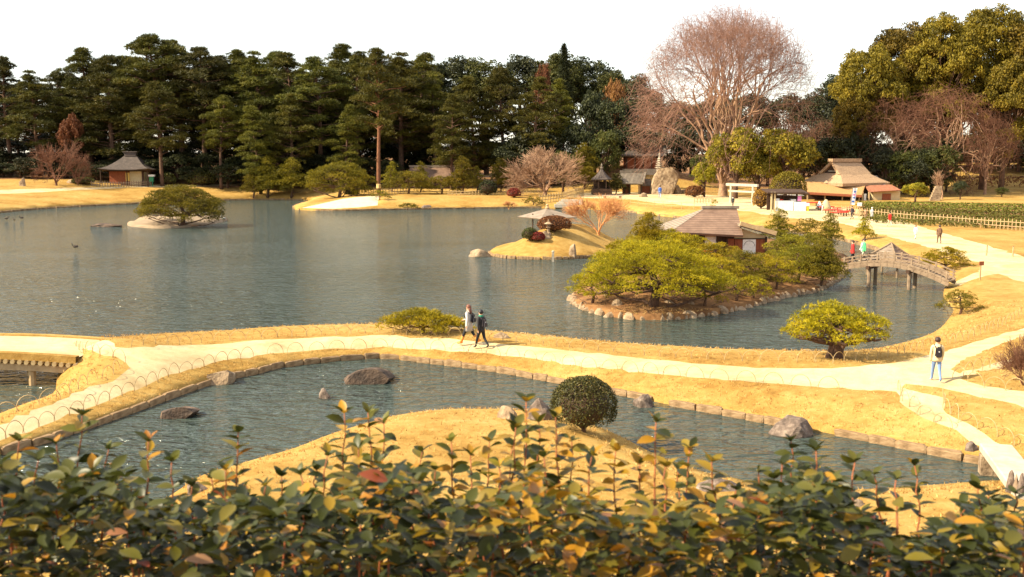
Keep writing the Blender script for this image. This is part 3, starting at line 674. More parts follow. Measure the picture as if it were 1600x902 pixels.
# ---------------------------------------------------------------- fences
def picket_fence(P, label, h=0.9, step=0.22, w=0.05, mat='bamboo', rails=(0.35, 0.75), name='bamboo_fence', post=0):
    W = [T(*p) for p in P]; e = empty(name, W[0], 0, label, 'fence')
    mb0 = MB(); mb0.box((0, 0, h / 2), (w, w * 0.7, h)); pk = mb0.mesh('picket'); pk.materials.append(M[mat])
    def f(q, d, s):
        o = link('picket', pk, None, e); o.location = Vector((q.x, q.y, Hs(q.x, q.y))) - W[0]; o.rotation_euler = (r.uniform(-.02, .02), r.uniform(-.03, .03), math.atan2(d.y, d.x)); o.scale = (1, 1, r.uniform(0.94, 1.06))
    run_along([(v.x, v.y) for v in W], lambda: step, f)
    for rh in rails:
        mb0 = MB()
        for a_, c_ in zip(W, W[1:]):
            n = max(1, int((c_ - a_).length / 3))
            for i in range(n):
                p0 = a_.lerp(c_, i / n); p1 = a_.lerp(c_, (i + 1) / n); p0.z = Hs(p0.x, p0.y) + h * rh; p1.z = Hs(p1.x, p1.y) + h * rh
                mb0.beam(p0 - W[0] + Vector((0, -w * .7, 0)), p1 - W[0] + Vector((0, -w * .7, 0)), w * .8, w)
        mb0.build('rail', M[mat], e)
    return e
picket_fence([(1315, 335), (1360, 341), (1420, 347), (1500, 353), (1600, 361), (1680, 367)], 'long bamboo lattice fence in front of the green tea rows', h=1.05, step=0.42, w=0.06, mat='wood_tan')
picket_fence([(843, 318), (880, 313), (912, 306)], 'short bamboo fence climbing beside the pond landing steps', h=1.3, step=0.55, w=0.12)
picket_fence([(143, 292), (190, 293), (237, 291)], 'weathered picket fence in front of the dark roofed hut', h=1.0, step=0.45, w=0.12, mat='wood_grey')
picket_fence([(562, 305), (600, 305), (640, 302)], 'thin wooden rail fence behind the white sand spit', h=0.95, step=0.8, w=0.07, mat='wood_grey', rails=(0.5, 0.95), name='rail_fence')
picket_fence([(700, 306), (735, 306), (790, 303), (845, 304)], 'low pale fence behind the far grass bank near the red shrub', h=0.8, step=0.7, w=0.1, rails=(0.4, 0.9), name='rail_fence')
picket_fence([(985, 321), (1020, 324), (1060, 327), (1110, 328)], 'light rail fence along the bank in front of the temple gate', h=0.9, step=2.2, w=0.06, mat='bamboo', rails=(0.5, 0.95), name='rail_fence')
picket_fence([(1085, 318), (1115, 318)], 'short brown bamboo fence beside the stone gate', h=0.9, step=0.4, w=0.1, mat='wood_tan')
# ---------------------------------------------------------------- buildings
def roof_mb(w, d, ridge, h, curve=1.3, thick=0.18, up=0.15, n=6, gab=0.0, ridge_d=0.1):
    mb = MB(); rings = []
    ts = [0] + [i / n for i in range(n + 1)]
    for j, t in enumerate(ts):
        hx = w / 2 + (ridge / 2 - w / 2) * t; hy = d / 2 + (ridge_d / 2 - d / 2) * t; z = h * t ** curve
        if j == 0: z = -thick; hx *= 0.97; hy *= 0.97
        u = up * (1 - t) ** 3
        ring = []
        for k in range(4):
            (x0, y0), (x1, y1) = [(-hx, -hy), (hx, -hy), (hx, hy), (-hx, hy)][k], [(hx, -hy), (hx, hy), (-hx, hy), (-hx, -hy)][k]
            for m_ in range(4):
                f = m_ / 4; ring.append((x0 + (x1 - x0) * f, y0 + (y1 - y0) * f, z + u * (abs(2 * f - 1) ** 3)))
        rings.append(ring)
    vs = [p for g in rings for p in g]; fs = []
    for i in range(len(rings) - 1):
        for k in range(16): fs.append((i * 16 + k, i * 16 + (k + 1) % 16, (i + 1) * 16 + (k + 1) % 16, (i + 1) * 16 + k))
    fs.append(tuple(range(15, -1, -1))); fs.append(tuple(range((len(rings) - 1) * 16, len(rings) * 16)))
    return mb.add(vs, fs)
class Bld:
    def __init__(s, name, px, py, label, cat='building', Y=None):
        p = T(px, py)
        if Y: p = AT(px, py, Y); p.z = Hs(p.x, p.y)
        s.Y = p.y; s.root = empty(name, p, 0, label, cat); s.o = p; s.k = 1 / PX(p.y)
    def p(s, px, py, dy=0): return AT(px, py, s.Y) + Vector((0, dy, 0)) - s.o
    def box(s, name, x0, x1, y0, y1, dy0, dy1, mat, parent=None, ground=False):
        a = s.p(x0, y1); b = s.p(x1, y0)
        if ground: a.z = -0.3
        mb = MB(); mb.box(((a.x + b.x) / 2, (dy0 + dy1) / 2, (a.z + b.z) / 2), (b.x - a.x, dy1 - dy0, b.z - a.z))
        return mb.build(name, M[mat], parent or s.root)
    def post(s, px, y0, y1, dy, w, mat, ground=True):
        a = s.p(px, y1); b = s.p(px, y0); 
        if ground: a.z = -0.3
        mb = MB(); mb.box((a.x, dy, (a.z + b.z) / 2), (w, w, b.z - a.z)); return mb.build('post', M[mat], s.root)
    def roof(s, px, py, dy, w, d, ridge, h, mat, rz=0, name='roof', **kw):
        mb = roof_mb(w, d, ridge, h, **kw); o = mb.build(name, M[mat], s.root); q = s.p(px, py); o.location = (q.x, dy, q.z); o.rotation_euler = (0, 0, rz); return o
    def slat(s, name, pts, mat, th=0.12, parent=None):
        """a sloping roof sheet through four corner points"""
        P = [Vector(q) for q in pts]; n = (P[1] - P[0]).cross(P[3] - P[0]).normalized()
        if n.z < 0: n = -n
        mb = MB(); mb.add([q - n * th for q in P] + P, [(0, 3, 2, 1), (4, 5, 6, 7), (0, 1, 5, 4), (1, 2, 6, 5), (2, 3, 7, 6), (3, 0, 4, 7)])
        return mb.build(name, M[mat], parent or s.root)

M['red_cloth'] = plain('red_felt', (0.62, 0.05, 0.03), 0.9)
M['white_cloth'] = plain('white_cloth', (0.80, 0.79, 0.77), 0.85)
M['green_paint'] = plain('green_paint', (0.03, 0.22, 0.10), 0.5)
M['pink_cloth'] = plain('pink_cloth', (0.60, 0.20, 0.42), 0.8)
M['yellow_paint'] = plain('yellow_paint', (0.75, 0.50, 0.03), 0.6)
M['ochre_glass'] = plain('ochre_screen', (0.70, 0.45, 0.10), 0.6)
M['blue_cloth'] = plain('blue_cloth', (0.05, 0.13, 0.42), 0.8)

# hut on the far left lawn
b = Bld('garden_hut', 199, 289, 'small red brown hut with a dark hipped roof under tall pines', 'hut')
k = b.k
b.box('wall', 172, 203, 268, 289, -0.2, 4.0, 'wood_red', ground=True)
b.box('wall', 203.2, 224, 268, 289, -0.15, 4.0, 'plaster', ground=True)
b.box('window', 197.5, 203, 270, 283, -0.27, -0.18, 'ochre_glass')
b.box('corner_board', 223, 225, 268, 289, -0.3, -0.1, 'wood_dark', ground=True)
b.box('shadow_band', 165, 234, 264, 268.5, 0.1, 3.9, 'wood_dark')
for x in (162, 235, 203): b.post(x, 265, 290, -1.2, 0.16, 'wood_dark')
rf = b.roof(199, 265, 2.0, 79 * k, 8.6, 2.0, 22 * k, 'tile', curve=1.45, up=0.25)
mb = MB(); mb.box((0, 0, 22 * k + .2), (2.1, 0.9, 0.7)); mb.box((0, 0, 22 * k + .62), (2.6, 1.2, 0.16)); mb.build('ridge_cap', M['tile'], rf)
b = Bld('notice_box', 236, 291, 'green notice box with a pale roof beside the dark roofed hut', 'notice board')
b.box('panel', 233.5, 239.5, 276, 284, -.1, .3, 'green_paint'); b.box('roof', 231.5, 241, 273, 276, -.3, .5, 'white_cloth')
for x in (234.5, 238.5): b.post(x, 284, 291, 0.1, 0.12, 'green_paint')

# long thatched rest house in the middle
b = Bld('rest_house', 678, 300, 'long low rest house with a brown ridge roof behind clipped pines', 'house', Y=189)
k = b.k
b.box('wall', 644, 708, 279, 304, 0, 5, 'wood_dark', ground=True)
b.box('lintel', 646, 714, 281, 284, -.5, -.2, 'plaster')
for x in (648, 662, 676, 690, 704): b.post(x, 280, 304, -.35, .2, 'wood_tan')
b.slat('roof', [b.p(636, 279.5, -1.2), b.p(714, 279.5, -1.2), b.p(709, 261, 2.6), b.p(639, 261, 2.6)], 'shingle', 0.3)
b.slat('rear_roof', [b.p(639, 261, 2.7), b.p(709, 261, 2.7), b.p(714, 279.5, 6.4), b.p(636, 279.5, 6.4)], 'shingle', 0.3)
mb = MB(); mb.beam(b.p(637, 260.3, 2.65), b.p(711, 260.3, 2.65), .7, .35); mb.build('ridge', M['shingle_grey'], b.root)

# six sided pavilion
b = Bld('pavilion', 940, 298, 'little dark pavilion with a pointed tiled roof beside the temple gate', 'pavilion', Y=172)
k = b.k
mb = MB(); mb.lathe([(16 * k, -0.15), (16.5 * k, 0.0), (10 * k, 0.55), (5 * k, 1.15), (1.2 * k, 1.75)], b.p(940, 280), 6); mb.build('roof', M['tile'], b.root)
mb = MB(); mb.lathe([(0.25, 1.7), (0.3, 1.9), (0.12, 2.05), (0.18, 2.3), (0.02, 2.7)], b.p(940, 280), 8); mb.build('finial', M['tile_grey'], b.root)
for x, dy in ((928, 0), (952, 0), (934, -1.2), (946, -1.2), (934, 1.3), (946, 1.3)): b.post(x, 278, 298, dy, .18, 'wood_dark')
b.box('base', 925, 955, 295, 299, -1.6, 1.6, 'wood_dark', ground=True)
b.box('panel', 928, 952, 284, 296, 1.0, 1.2, 'wood_dark')

# temple hall on its mound, gate below
b = Bld('temple_hall', 1006, 268, 'temple hall with red brown walls and a wide dark tiled roof', 'temple', Y=190)
k = b.k
b.box('wall', 979, 1031, 243, 272, 0, 6, 'wood_red', ground=True)
for x in (979, 992, 1005, 1018, 1031): b.post(x, 243, 270, -.06, .22, 'wood_dark')
b.box('plinth', 975, 1036, 264, 270, -.6, 6.4, 'pale_stone', ground=True)
b.box('lintel', 978, 1033, 242.8, 247, -.14, .4, 'wood_dark')
b.slat('roof', [b.p(970, 243, -1.4), b.p(1037, 243.5, -1.4), b.p(1040, 227.5, 3), b.p(997, 227.5, 3)], 'tile', .25)
b.slat('side_roof', [b.p(997, 227.5, 3.05), b.p(970, 243, 7.4), b.p(970, 243, -1.45), b.p(996.8, 227.4, 3)], 'tile', .2)
b.slat('rear_roof', [b.p(997, 227.5, 3.1), b.p(1040, 227.5, 3.1), b.p(1037, 243.5, 7.4), b.p(970, 243, 7.4)], 'tile', .2)
mb = MB(); mb.beam(b.p(995, 227, 3.05), b.p(1041, 226.3, 3.05), .5, .5); mb.build('ridge', M['tile_grey'], b.root)
mb = MB(); mb.beam(b.p(1038, 244, -1.35), b.p(1040.5, 226.5, 2.9), .4, .3); mb.build('verge', M['tile_grey'], b.root)
b = Bld('temple_gate', 995, 305, 'tile roofed wooden temple gate below the dark roofed hall', 'gate', Y=174)
k = b.k
b.slat('roof', [b.p(967, 286, -1.5), b.p(1003, 287, -1.5), b.p(1009, 269.5, 1), b.p(971, 269.5, 1)], 'tile_grey', .2)
b.slat('rear_roof', [b.p(971, 269.5, 1.1), b.p(1009, 269.5, 1.1), b.p(1005, 286, 3.6), b.p(967, 286, 3.6)], 'tile_grey', .2)
mb = MB(); mb.beam(b.p(970, 268.6, 1.05), b.p(1010, 268.4, 1.05), .55, .45); mb.build('ridge', M['tile_grey'], b.root)
mb = MB(); mb.beam(b.p(1003, 286, -1.45), b.p(1009.5, 269.5, .95), .35, .3); mb.build('verge', M['tile_grey'], b.root)
for x in (976, 984, 999, 1002): b.post(x, 285, 305, 0.3, .3, 'wood_tan' if x == 999 else 'wood_dark')
b.box('door', 973, 983, 288, 305, .5, .7, 'wood_red', ground=True)
b.box('beam', 973, 1004, 284.5, 288, .2, .6, 'wood_dark')
b.box('side_wall', 1001, 1019, 290, 305, 1.0, 1.4, 'wood_red', ground=True)
b.slat('side_roof', [b.p(1001, 290, .2), b.p(1021, 290, .2), b.p(1018, 280, 1.4), b.p(1002, 280, 1.4)], 'tile_grey', .18)
# stone pagoda behind the huge boulder
b = Bld('stone_pagoda', 1030, 262, 'slim pale stone pagoda standing behind the huge boulder', 'pagoda', Y=182)
mb = MB(); q = b.p(1030, 243)
hgt = q.z
mb.box((0, 0, (hgt - 2) / 2 - .2), (.8, .8, hgt - 2 + .4)); mb.build('shaft', M['pale_stone'], b.root)
for i in range(5):
    z = hgt - 2.2 + i * .38; w = 1.25 - i * .15
    mb = MB(); mb.lathe([(w * .42, z - .12), (w * .62, z), (w * .68, z + .06), (w * .3, z + .2), (w * .3, z + .28)], (0, 0, 0), 4); mb.build('tier', M['pale_stone'], b.root)
mb = MB(); mb.lathe([(.16, hgt - .4), (.1, hgt), (.13, hgt + .2), (.02, hgt + .6)], (0, 0, 0), 6); mb.build('finial', M['pale_stone'], b.root)

# torii
b = Bld('torii_gate', 1160, 318, 'pale stone torii gate at the edge of the sandy square', 'gate')
k = b.k
P0 = b.p(1147, 313); P1 = b.p(1172, 322)
P0 = Vector((P0.x, 2.2, 0)); P1 = Vector((P1.x, -1.5, 0)); z1 = b.p(1160, 291).z
for q in (P0, P1):
    mb = MB(); mb.tube([(q.x, q.y, -.3), (q.x, q.y, z1)], [.22, .17], 8); mb.build('pillar', M['pale_stone'], b.root)
dd_ = (P1 - P0).normalized()
for nm, z, e, w in (('top_beam', z1 + .15, .9, .34), ('lintel', z1 - .75, .4, .24)):
    mb = MB(); mb.beam(P0 - dd_ * e + Vector((0, 0, z)), P1 + dd_ * e + Vector((0, 0, z)), w, w); mb.build(nm, M['pale_stone'], b.root)

# refreshment stall
b = Bld('stall', 1230, 329, 'open refreshment stall with white covered counters and dark sign board', 'stall')
k = b.k
b.slat('roof', [b.p(1198, 300.5, -.6), b.p(1263, 302, -.6), b.p(1263, 297, 3), b.p(1198, 296, 3)], 'wood_dark', .15)
for x in (1204, 1209): b.post(x, 300, 328, -.3, .18, 'plaster')
for x in (1258, 1232): b.post(x, 302, 326, 2.2, .15, 'wood_dark')
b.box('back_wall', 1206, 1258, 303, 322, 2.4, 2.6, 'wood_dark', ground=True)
sg = b.box('sign_board', 1211, 1256, 300.5, 306, -.45, -.35, 'wood_dark')
for i, (x0, x1, y0, y1) in enumerate([(1213, 1214.5, 302, 304.5), (1215, 1216.5, 302.3, 304.6), (1217, 1218.4, 302, 304.4), (1219, 1220.4, 302.1, 304.5), (1221, 1222, 302.2, 304), (1222.4, 1224, 302, 303.4),
                                       (1228, 1230, 301.2, 304.8), (1230.6, 1231.4, 301.4, 304.8), (1232.2, 1234.6, 302.4, 305), (1235.2, 1237, 302.2, 305.2), (1237.4, 1239, 302.4, 305.4), (1239.4, 1241.6, 302, 305.6),
                                       (1245, 1246.6, 303, 305.8), (1247, 1248.4, 303.4, 305.8), (1248.8, 1250, 303.6, 305.9), (1250.6, 1252, 304, 305.9), (1252.6, 1254.4, 305, 305.9)]):
    b.box('letter', x0, x1, y0, y1, -.50, -.45, 'white_cloth', sg)
b.box('counter', 1212, 1239, 313.5, 328, -.3, .6, 'white_cloth', ground=True)
b.box('counter', 1240, 1258, 315.5, 328, -.5, .4, 'white_cloth', ground=True)
b.box('menu_panel', 1245, 1251, 306.5, 314, -.4, -.3, 'pink_cloth')
b.box('goods', 1213, 1218, 310.5, 313.5, 0, .5, 'white_cloth'); b.box('goods', 1236, 1244, 311.5, 315.5, 0, .5, 'paper'); b.box('goods', 1219, 1224, 311.5, 313.5, .1, .5, 'red_cloth')
b = Bld('dispenser', 1262, 330, 'yellow stand with a white top in front of the stall', 'stand')
b.box('body', 1260.6, 1263.8, 322, 330, -.1, .3, 'yellow_paint', ground=True); b.box('top', 1260, 1264.4, 317.5, 322, -.15, .35, 'white_cloth')

# thatched tea shop
b = Bld('thatched_shop', 1335, 322, 'thatched tea shop with a steep hipped roof and long reed porch', 'house', Y=152)
k = b.k
def thatch_roof():
    mb = MB(); Z1, Z2 = 1.45, 3.35
    rg = [[(-5.2, -4.2, -.45), (5.2, -4.2, -.45), (5.2, 4.2, -.45), (-5.2, 4.2, -.45)], [(-5.3, -4.3, 0), (5.3, -4.3, 0), (5.3, 4.3, 0), (-5.3, 4.3, 0)], [(-4.1, -3.0, .72), (4.1, -3.0, .72), (4.1, 3.0, .72), (-4.1, 3.0, .72)], [(-3.1, -1.95, Z1), (3.1, -1.95, Z1), (3.1, 1.95, Z1), (-3.1, 1.95, Z1)]]
    vs = [p for r_ in rg for p in r_]; fs = [(3, 2, 1, 0)] + [(i * 4 + k_, i * 4 + (k_ + 1) % 4, i * 4 + 4 + (k_ + 1) % 4, i * 4 + 4 + k_) for i in range(3) for k_ in range(4)]
    mb.add(vs, fs)
    for sy in (-1, 1):
        P = [(-3.5, sy * 2.15, Z1 - .12), (3.5, sy * 2.15, Z1 - .12), (3.1, 0, Z2), (-3.1, 0, Z2)]; Q = [(-3.5, sy * 1.6, Z1 - .16), (3.5, sy * 1.6, Z1 - .16), (3.1, 0, Z2 - .5), (-3.1, 0, Z2 - .5)]
        f = [(0, 1, 2, 3), (4, 7, 6, 5), (0, 4, 5, 1), (1, 5, 6, 2), (3, 7, 4, 0), (2, 6, 7, 3)]; mb.add(P + Q, f)
    return mb
rf = thatch_roof().build('thatched_roof', M['thatch'], b.root); q = b.p(1341, 287); rf.location = (q.x, 6.5, q.z); rf.rotation_euler = (0, 0, .55)
mb = MB(); mb.box((0, 0, 3.38), (6.6, 1.0, .5)); mb.build('ridge_cap', M['thatch'], rf)
for sx in (-1, 1):
    mb = MB(); mb.add([(sx * 2.75, -1.7, 1.4), (sx * 2.75, 1.7, 1.4), (sx * 2.75, 0, 3.0)], [(0, 1, 2)]); mb.build('gable_vent', M['wood_dark'], rf)
    mb = MB(); mb.beam((sx * 2.8, -.7, 1.75), (sx * 2.8, .7, 1.75), .1, .14); mb.build('gable_bar', M['pale_stone'], rf)
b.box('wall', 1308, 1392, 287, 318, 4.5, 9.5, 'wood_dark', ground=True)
b.slat('reed_porch_roof', [b.p(1256, 299.5, -1.5), b.p(1340, 304, -1.8), b.p(1366, 287.5, 3.6), b.p(1258, 284, 3.6)], 'thatch_gold', .4)
b.slat('porch_fascia', [b.p(1256, 303, -1.58), b.p(1340, 307.5, -1.88), b.p(1340, 304.3, -1.8), b.p(1256, 300, -1.5)], 'wood_red', .08)
for x in (1258, 1285, 1312, 1338): b.post(x, 302, 326, -1.0, .16, 'wood_tan')
b.box('back_wall', 1258, 1340, 298, 322, 3.4, 3.6, 'wood_dark', ground=True)
b.slat('tin_roof', [b.p(1358, 300, 0), b.p(1408, 297, 0), b.p(1404, 289.5, 3), b.p(1362, 291, 3)], 'rust', .1)
b.slat('tin_roof', [b.p(1378, 292, 4.5), b.p(1402, 290.5, 4.5), b.p(1396, 276, 7), b.p(1384, 276, 7)], 'tile', .1)
b.box('annex_wall', 1366, 1410, 299, 318, .8, 3, 'plaster', ground=True)
b.box('annex_door', 1381, 1395, 303, 314, .7, .8, 'wood_red')
for x in (1345, 1355): b.post(x, 300, 320, -.6, .2, 'wood_tan')
b.box('screen', 1349, 1353, 303, 314, -.2, -.1, 'paper')
# red felt benches in front of the shop
for i, (x, y) in enumerate([(1302, 334), (1316, 331), (1310, 338), (1322, 336), (1290, 329), (1268, 322)]):
    q = T(x, y); e = empty('bench', q, 0.15, ['low bench covered with red felt before the thatched tea shop'][0], 'bench', 'red benches of the tea shop')
    mb = MB(); mb.box((0, 0, .45), (1.9, .85, .1)); mb.build('seat', M['red_cloth'], e)
    for sx in (-.8, .8):
        for sy in (-.32, .32): mb = MB(); mb.box((sx, sy, .19), (.09, .09, .42)); mb.build('leg', M['wood_dark'], e)
for i, (x, y, w, h, mt, lb) in enumerate([(1290, 329, 16, 17, 'plaster', 'tall cream heap of wrapped goods under the reed porch'), (1280, 327, 9, 12, 'white_cloth', 'white covered display under the reed porch')]):
    q = T(x, y); kk = 1 / PX(q.y); e = empty('display', q, 0, lb, 'display')
    mb = MB(); mb.lathe([(w * kk * .5, 0), (w * kk * .48, h * kk * .4), (w * kk * .28, h * kk * .75), (w * kk * .1, h * kk)], (0, 0, 0), 10); mb.build('cloth', M[mt], e, smooth=True)
    mb = MB(); mb.box((0, 0, .1), (w * kk * 1.05, w * kk * .8, .2)); mb.build('base', M['wood_tan'], e)
# tall banner
q = T(1327, 327); e = empty('banner', q, 0, 'tall white vertical banner with blue and pink marks on a pole', 'banner')
tp = AT(1333, 294, q.y) - q
mb = MB(); mb.tube([(0, 0, 0), (tp.x * .95, 0, tp.z + .1)], .035, 6); mb.build('pole', M['wood_grey'], e)
w_ = 7 / PX(q.y); h_ = 26 / PX(q.y)
def bq(u, v): return (tp.x * (1 - (1 - v) * h_ / tp.z) + u * w_, 0.04 * math.sin(5 * u + 4 * v), tp.z - (1 - v) * h_)
mb = MB(); g = [[bq(i / 4, j / 8) for i in range(5)] for j in range(9)]
mb.add([x for row in g for x in row], [(j * 5 + i, j * 5 + i + 1, j * 5 + i + 6, j * 5 + i + 5) for j in range(8) for i in range(4)])
cl = mb.build('cloth', M['white_cloth'], e)
for (u, v, s, mt) in ((.5, .78, .10, 'blue_cloth'), (.45, .6, .11, 'pink_cloth'), (.55, .42, .10, 'blue_cloth'), (.5, .2, .12, 'blue_cloth')):
    c = Vector(bq(u, v)); mb = MB(); mb.box((c.x, c.y - .05, c.z), (w_ * .5, .02, h_ * s)); mb.build('mark', M[mt], cl)

# tea house on the pine island
b = Bld('tea_house', 1125, 397, 'tea house on the pine island with a wide brown hipped roof', 'house')
k = b.k
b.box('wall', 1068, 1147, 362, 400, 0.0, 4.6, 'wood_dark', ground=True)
b.box('screen', 1100, 1119, 366, 396, -.05, 0, 'paper')
b.box('plaster_panel', 1071, 1076, 365, 397, -.06, -.01, 'plaster')
b.box('plaster_panel', 1100.5, 1118, 365, 370, -.09, -.05, 'plaster')
b.box('red_panel', 1136, 1147, 373, 400, -.08, -.02, 'wood_red')
for x in (1069, 1083, 1098.5, 1120, 1134.5): b.post(x, 364, 400, -.12, .13, 'wood_dark')
# main roof: hip on the left, gable on the right
E = [b.p(1045, 361, -.9), b.p(1156, 366, -1.1), b.p(1162, 328, 2.3), b.p(1112, 328, 2.3)]
b.slat('roof', E, 'shingle', .16)
b.slat('rear_roof', [b.p(1112, 328, 2.35), b.p(1162, 328, 2.35), Vector((E[1].x, 5.6, E[1].z)), Vector((E[0].x, 5.6, E[0].z))], 'shingle', .16)
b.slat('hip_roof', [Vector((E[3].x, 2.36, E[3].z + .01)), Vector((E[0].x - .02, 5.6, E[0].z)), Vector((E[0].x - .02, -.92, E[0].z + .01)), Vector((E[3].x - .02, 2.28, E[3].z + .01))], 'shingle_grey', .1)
mb = MB(); mb.beam(E[3] + Vector((-.3, .03, .06)), E[2] + Vector((.15, .03, .06)), .5, .2); mb.build('ridge', M['shingle_grey'], b.root)
mb = MB(); mb.add([Vector((E[1].x - .1, -.6, E[1].z)), Vector((E[1].x - .1, 5.2, E[1].z)), Vector((E[2].x - .25, 2.3, E[2].z - .1))], [(0, 1, 2)]); mb.build('gable', M['wood_dark'], b.root)
# lean-to on the right
b.box('side_wall', 1147.3, 1196, 373, 400, 0.02, 4.4, 'wood_red', ground=True)
a0, a1, a2, a3 = b.p(1147.3, 373.2), b.p(1196, 373.2), b.p(1196, 369.5), b.p(1149, 354)
mb = MB(); mb.add([Vector((q.x, y, q.z)) for y in (.0, 4.4) for q in (a0, a1, a2, a3)], [(0, 1, 2, 3), (7, 6, 5, 4), (1, 5, 6, 2), (0, 3, 7, 4)]); mb.build('gable_plaster', M['plaster'], b.root)
b.slat('side_roof', [b.p(1154, 349, -.7), b.p(1208, 364, -.7), b.p(1208, 364, 5.2), b.p(1154, 349, 5.2)], 'shingle_grey', .2)
mb = MB(); mb.beam(b.p(1153, 348, -.72), b.p(1209, 363.6, -.72), .2, .3); mb.build('verge', M['wood_tan'], b.root)
b.box('sill_beam', 1147, 1197, 372.4, 374, -.05, .01, 'wood_dark')
sc_ = b.box('screen', 1160, 1181, 374.3, 400, -.03, .01, 'paper')
c = b.p(1170.5, 385); mb = MB(); n = 20; R1, R2 = 8.8 * k, 8.2 * k
mb.add([(c.x + math.cos(t) * R_, -.045, c.z + math.sin(t) * R_) for R_ in (R1, R2) for t in [math.pi * i / n for i in range(n + 1)]], [(i, i + 1, n + 2 + i, n + 1 + i) for i in range(n)]); mb.build('round_frame', M['wood_dark'], sc_)
b.post(1196, 370, 400, -.03, .14, 'wood_dark')
b.box('veranda', 1098, 1134, 396, 399, -1.0, -.1, 'wood_red')
q = T(1108, 401); e = empty('bench', q, 0.1, 'low red bench in front of the tea house screen', 'bench')
mb = MB(); mb.box((0, -.2, .4), (1.2, .5, .08)); mb.build('seat', M['red_cloth'], e)
for sx in (-.5, .5): mb = MB(); mb.box((sx, -.2, .17), (.08, .4, .38)); mb.build('leg', M['wood_dark'], e)

# boat shelter behind the arched bridge
g = G(1388, 436); cxy = Vector((g[0], g[1] + 6.0, 0))
cxy = Vector((AT(1390, 400, 69.5).x, 69.5, 0))
e = empty('boat_shelter', cxy, 0, 'low boat shelter with a pyramid shingle roof behind the arched bridge', 'shelter')
kk = 69.5 / 1600
z_e = 0.72; z_a = AT(1392, 381, 69.5).z
corn = [Vector((-2.1, -.1, z_e + .35)), Vector((-.2, -2.6, z_e)), Vector((2.0, -.3, z_e + .2)), Vector((.2, 2.4, z_e + .35))]
ap = Vector((.08, 0, z_a))
for i in range(4):
    p0, p1 = corn[i], corn[(i + 1) % 4]; mb = MB(); n = 7
    for j in range(n):
        f0, f1 = j / n, (j + 1) / n
        def cu(p, f): q = p.lerp(ap, f); q.z = p.z + (ap.z - p.z) * f ** 1.25; return q
        lift = Vector((0, 0, .04))
        q0, q1, q2, q3 = cu(p0, f0), cu(p1, f0), cu(p1, f1), cu(p0, f1)
        mb.add([q0 + lift, q1 + lift, q2, q3, q0 - lift * .5, q1 - lift * .5], [(0, 1, 2, 3), (4, 5, 1, 0)])
    mb.build('roof_slope', M['shingle_grey'] if i in (0, 3) else M['shingle'], e)  # left slopes take the paler shingles, their sunlight put into the colour
    mb = MB(); mb.tube([cu(p0, f / 6) + Vector((0, 0, .06)) for f in range(7)], .06, 6); mb.build('hip_ridge', M['wood_grey'], e)
    q = corn[i] * .72; mb = MB(); mb.tube([(q.x, q.y, -.5), (q.x, q.y, corn[i].z + .2)], .07, 6); mb.build('post', M['wood_grey'], e)

# umbrella shelter on the mound island
Yg = 88.0; apx = AT(855, 326, Yg); gz = Hs(AT(853, 350, Yg).x, Yg)
e = empty('umbrella_shelter', (apx.x, Yg, gz), 0, 'umbrella shaped shelter with a wide pale shingle roof on the mound island', 'shelter')
hz = apx.z - gz; kk = Yg / 1600
mb = roof_mb(3.7, 3.7, .12, .72, curve=1.0, thick=.07, up=0, ridge_d=.12); o = mb.build('roof', M['shingle_grey'], e); o.location = (0, 0, hz - .72); o.rotation_euler = (0, 0, .55)
mb = MB(); mb.lathe([(.14, hz - .05), (.2, hz + .08), (.1, hz + .2), (.14, hz + .3), (.02, hz + .42)], (0, 0, 0), 8); mb.build('finial', M['wood_tan'], e)
for (x, y) in ((-1.25, -.5), (.45, -1.2), (1.2, .5), (-.45, 1.25)):
    mb = MB(); mb.tube([(x, y, -.6), (x, y, hz - .42)], .06, 6); mb.build('post', M['wood_dark'], e)
# stone lantern
q = T(857, 366); e = empty('stone_lantern', q, 0, 'squat stone lantern on the slope of the mound island', 'lantern')
mb = MB(); mb.lathe([(.22, -.1), (.18, .1), (.12, .15), (.12, .45)], (0, 0, 0), 8); mb.build('shaft', M['stone'], e)
mb = MB(); mb.lathe([(.14, .45), (.26, .52), (.2, .56), (.2, .78)], (0, 0, 0), 6); mb.build('fire_box', M['stone'], e)
mb = MB(); mb.lathe([(.2, .77), (.38, .82), (.2, .95), (.06, 1.02), (.08, 1.1), (.01, 1.18)], (0, 0, 0), 6); mb.build('cap', M['stone'], e)
# marker post in the water, small signs and posts
g = G(864, 409); e = empty('marker_post', (g[0], g[1], 0), 0, 'short white marker post in the water before the mound island', 'post')
mb = MB(); mb.box((0, 0, .25), (.17, .17, 1.0)); mb.build('shaft', M['pale_stone'], e); mb = MB(); mb.lathe([(.11, .75), (.13, .79), (.02, .86)], (0, 0, 0), 8); mb.build('cap', M['pale_stone'], e)
q = T(1531, 437); e = empty('wooden_sign', q, 0.2, 'small brown wooden sign on a pole beside the bridge path', 'sign')
mb = MB(); mb.box((0, 0, .5), (.06, .06, 1.15)); mb.build('pole', M['bamboo'], e); mb = MB(); mb.box((.02, -.05, .98), (.30, .05, .24)); mb.build('board', M['wood_red'], e)
for x, y in ((1541, 400), (1582, 401)):
    q = T(x, y); e = empty('wooden_post', q, 0, 'bare wooden post standing on the pale lawn behind the path', 'post', 'posts on the pale lawn')
    mb = MB(); mb.tube([(0, 0, -.2), (0.03, 0, .75)], .055, 6); mb.build('shaft', M['wood_tan'], e); mb = MB(); mb.lathe([(.06, .74), (.02, .79)], (0.03, 0, 0), 6); mb.build('top', M['wood_dark'], e)
q = T(1342, 341); e = empty('white_sign', q, 0, 'small white notice on a stake before the tea rows', 'sign')
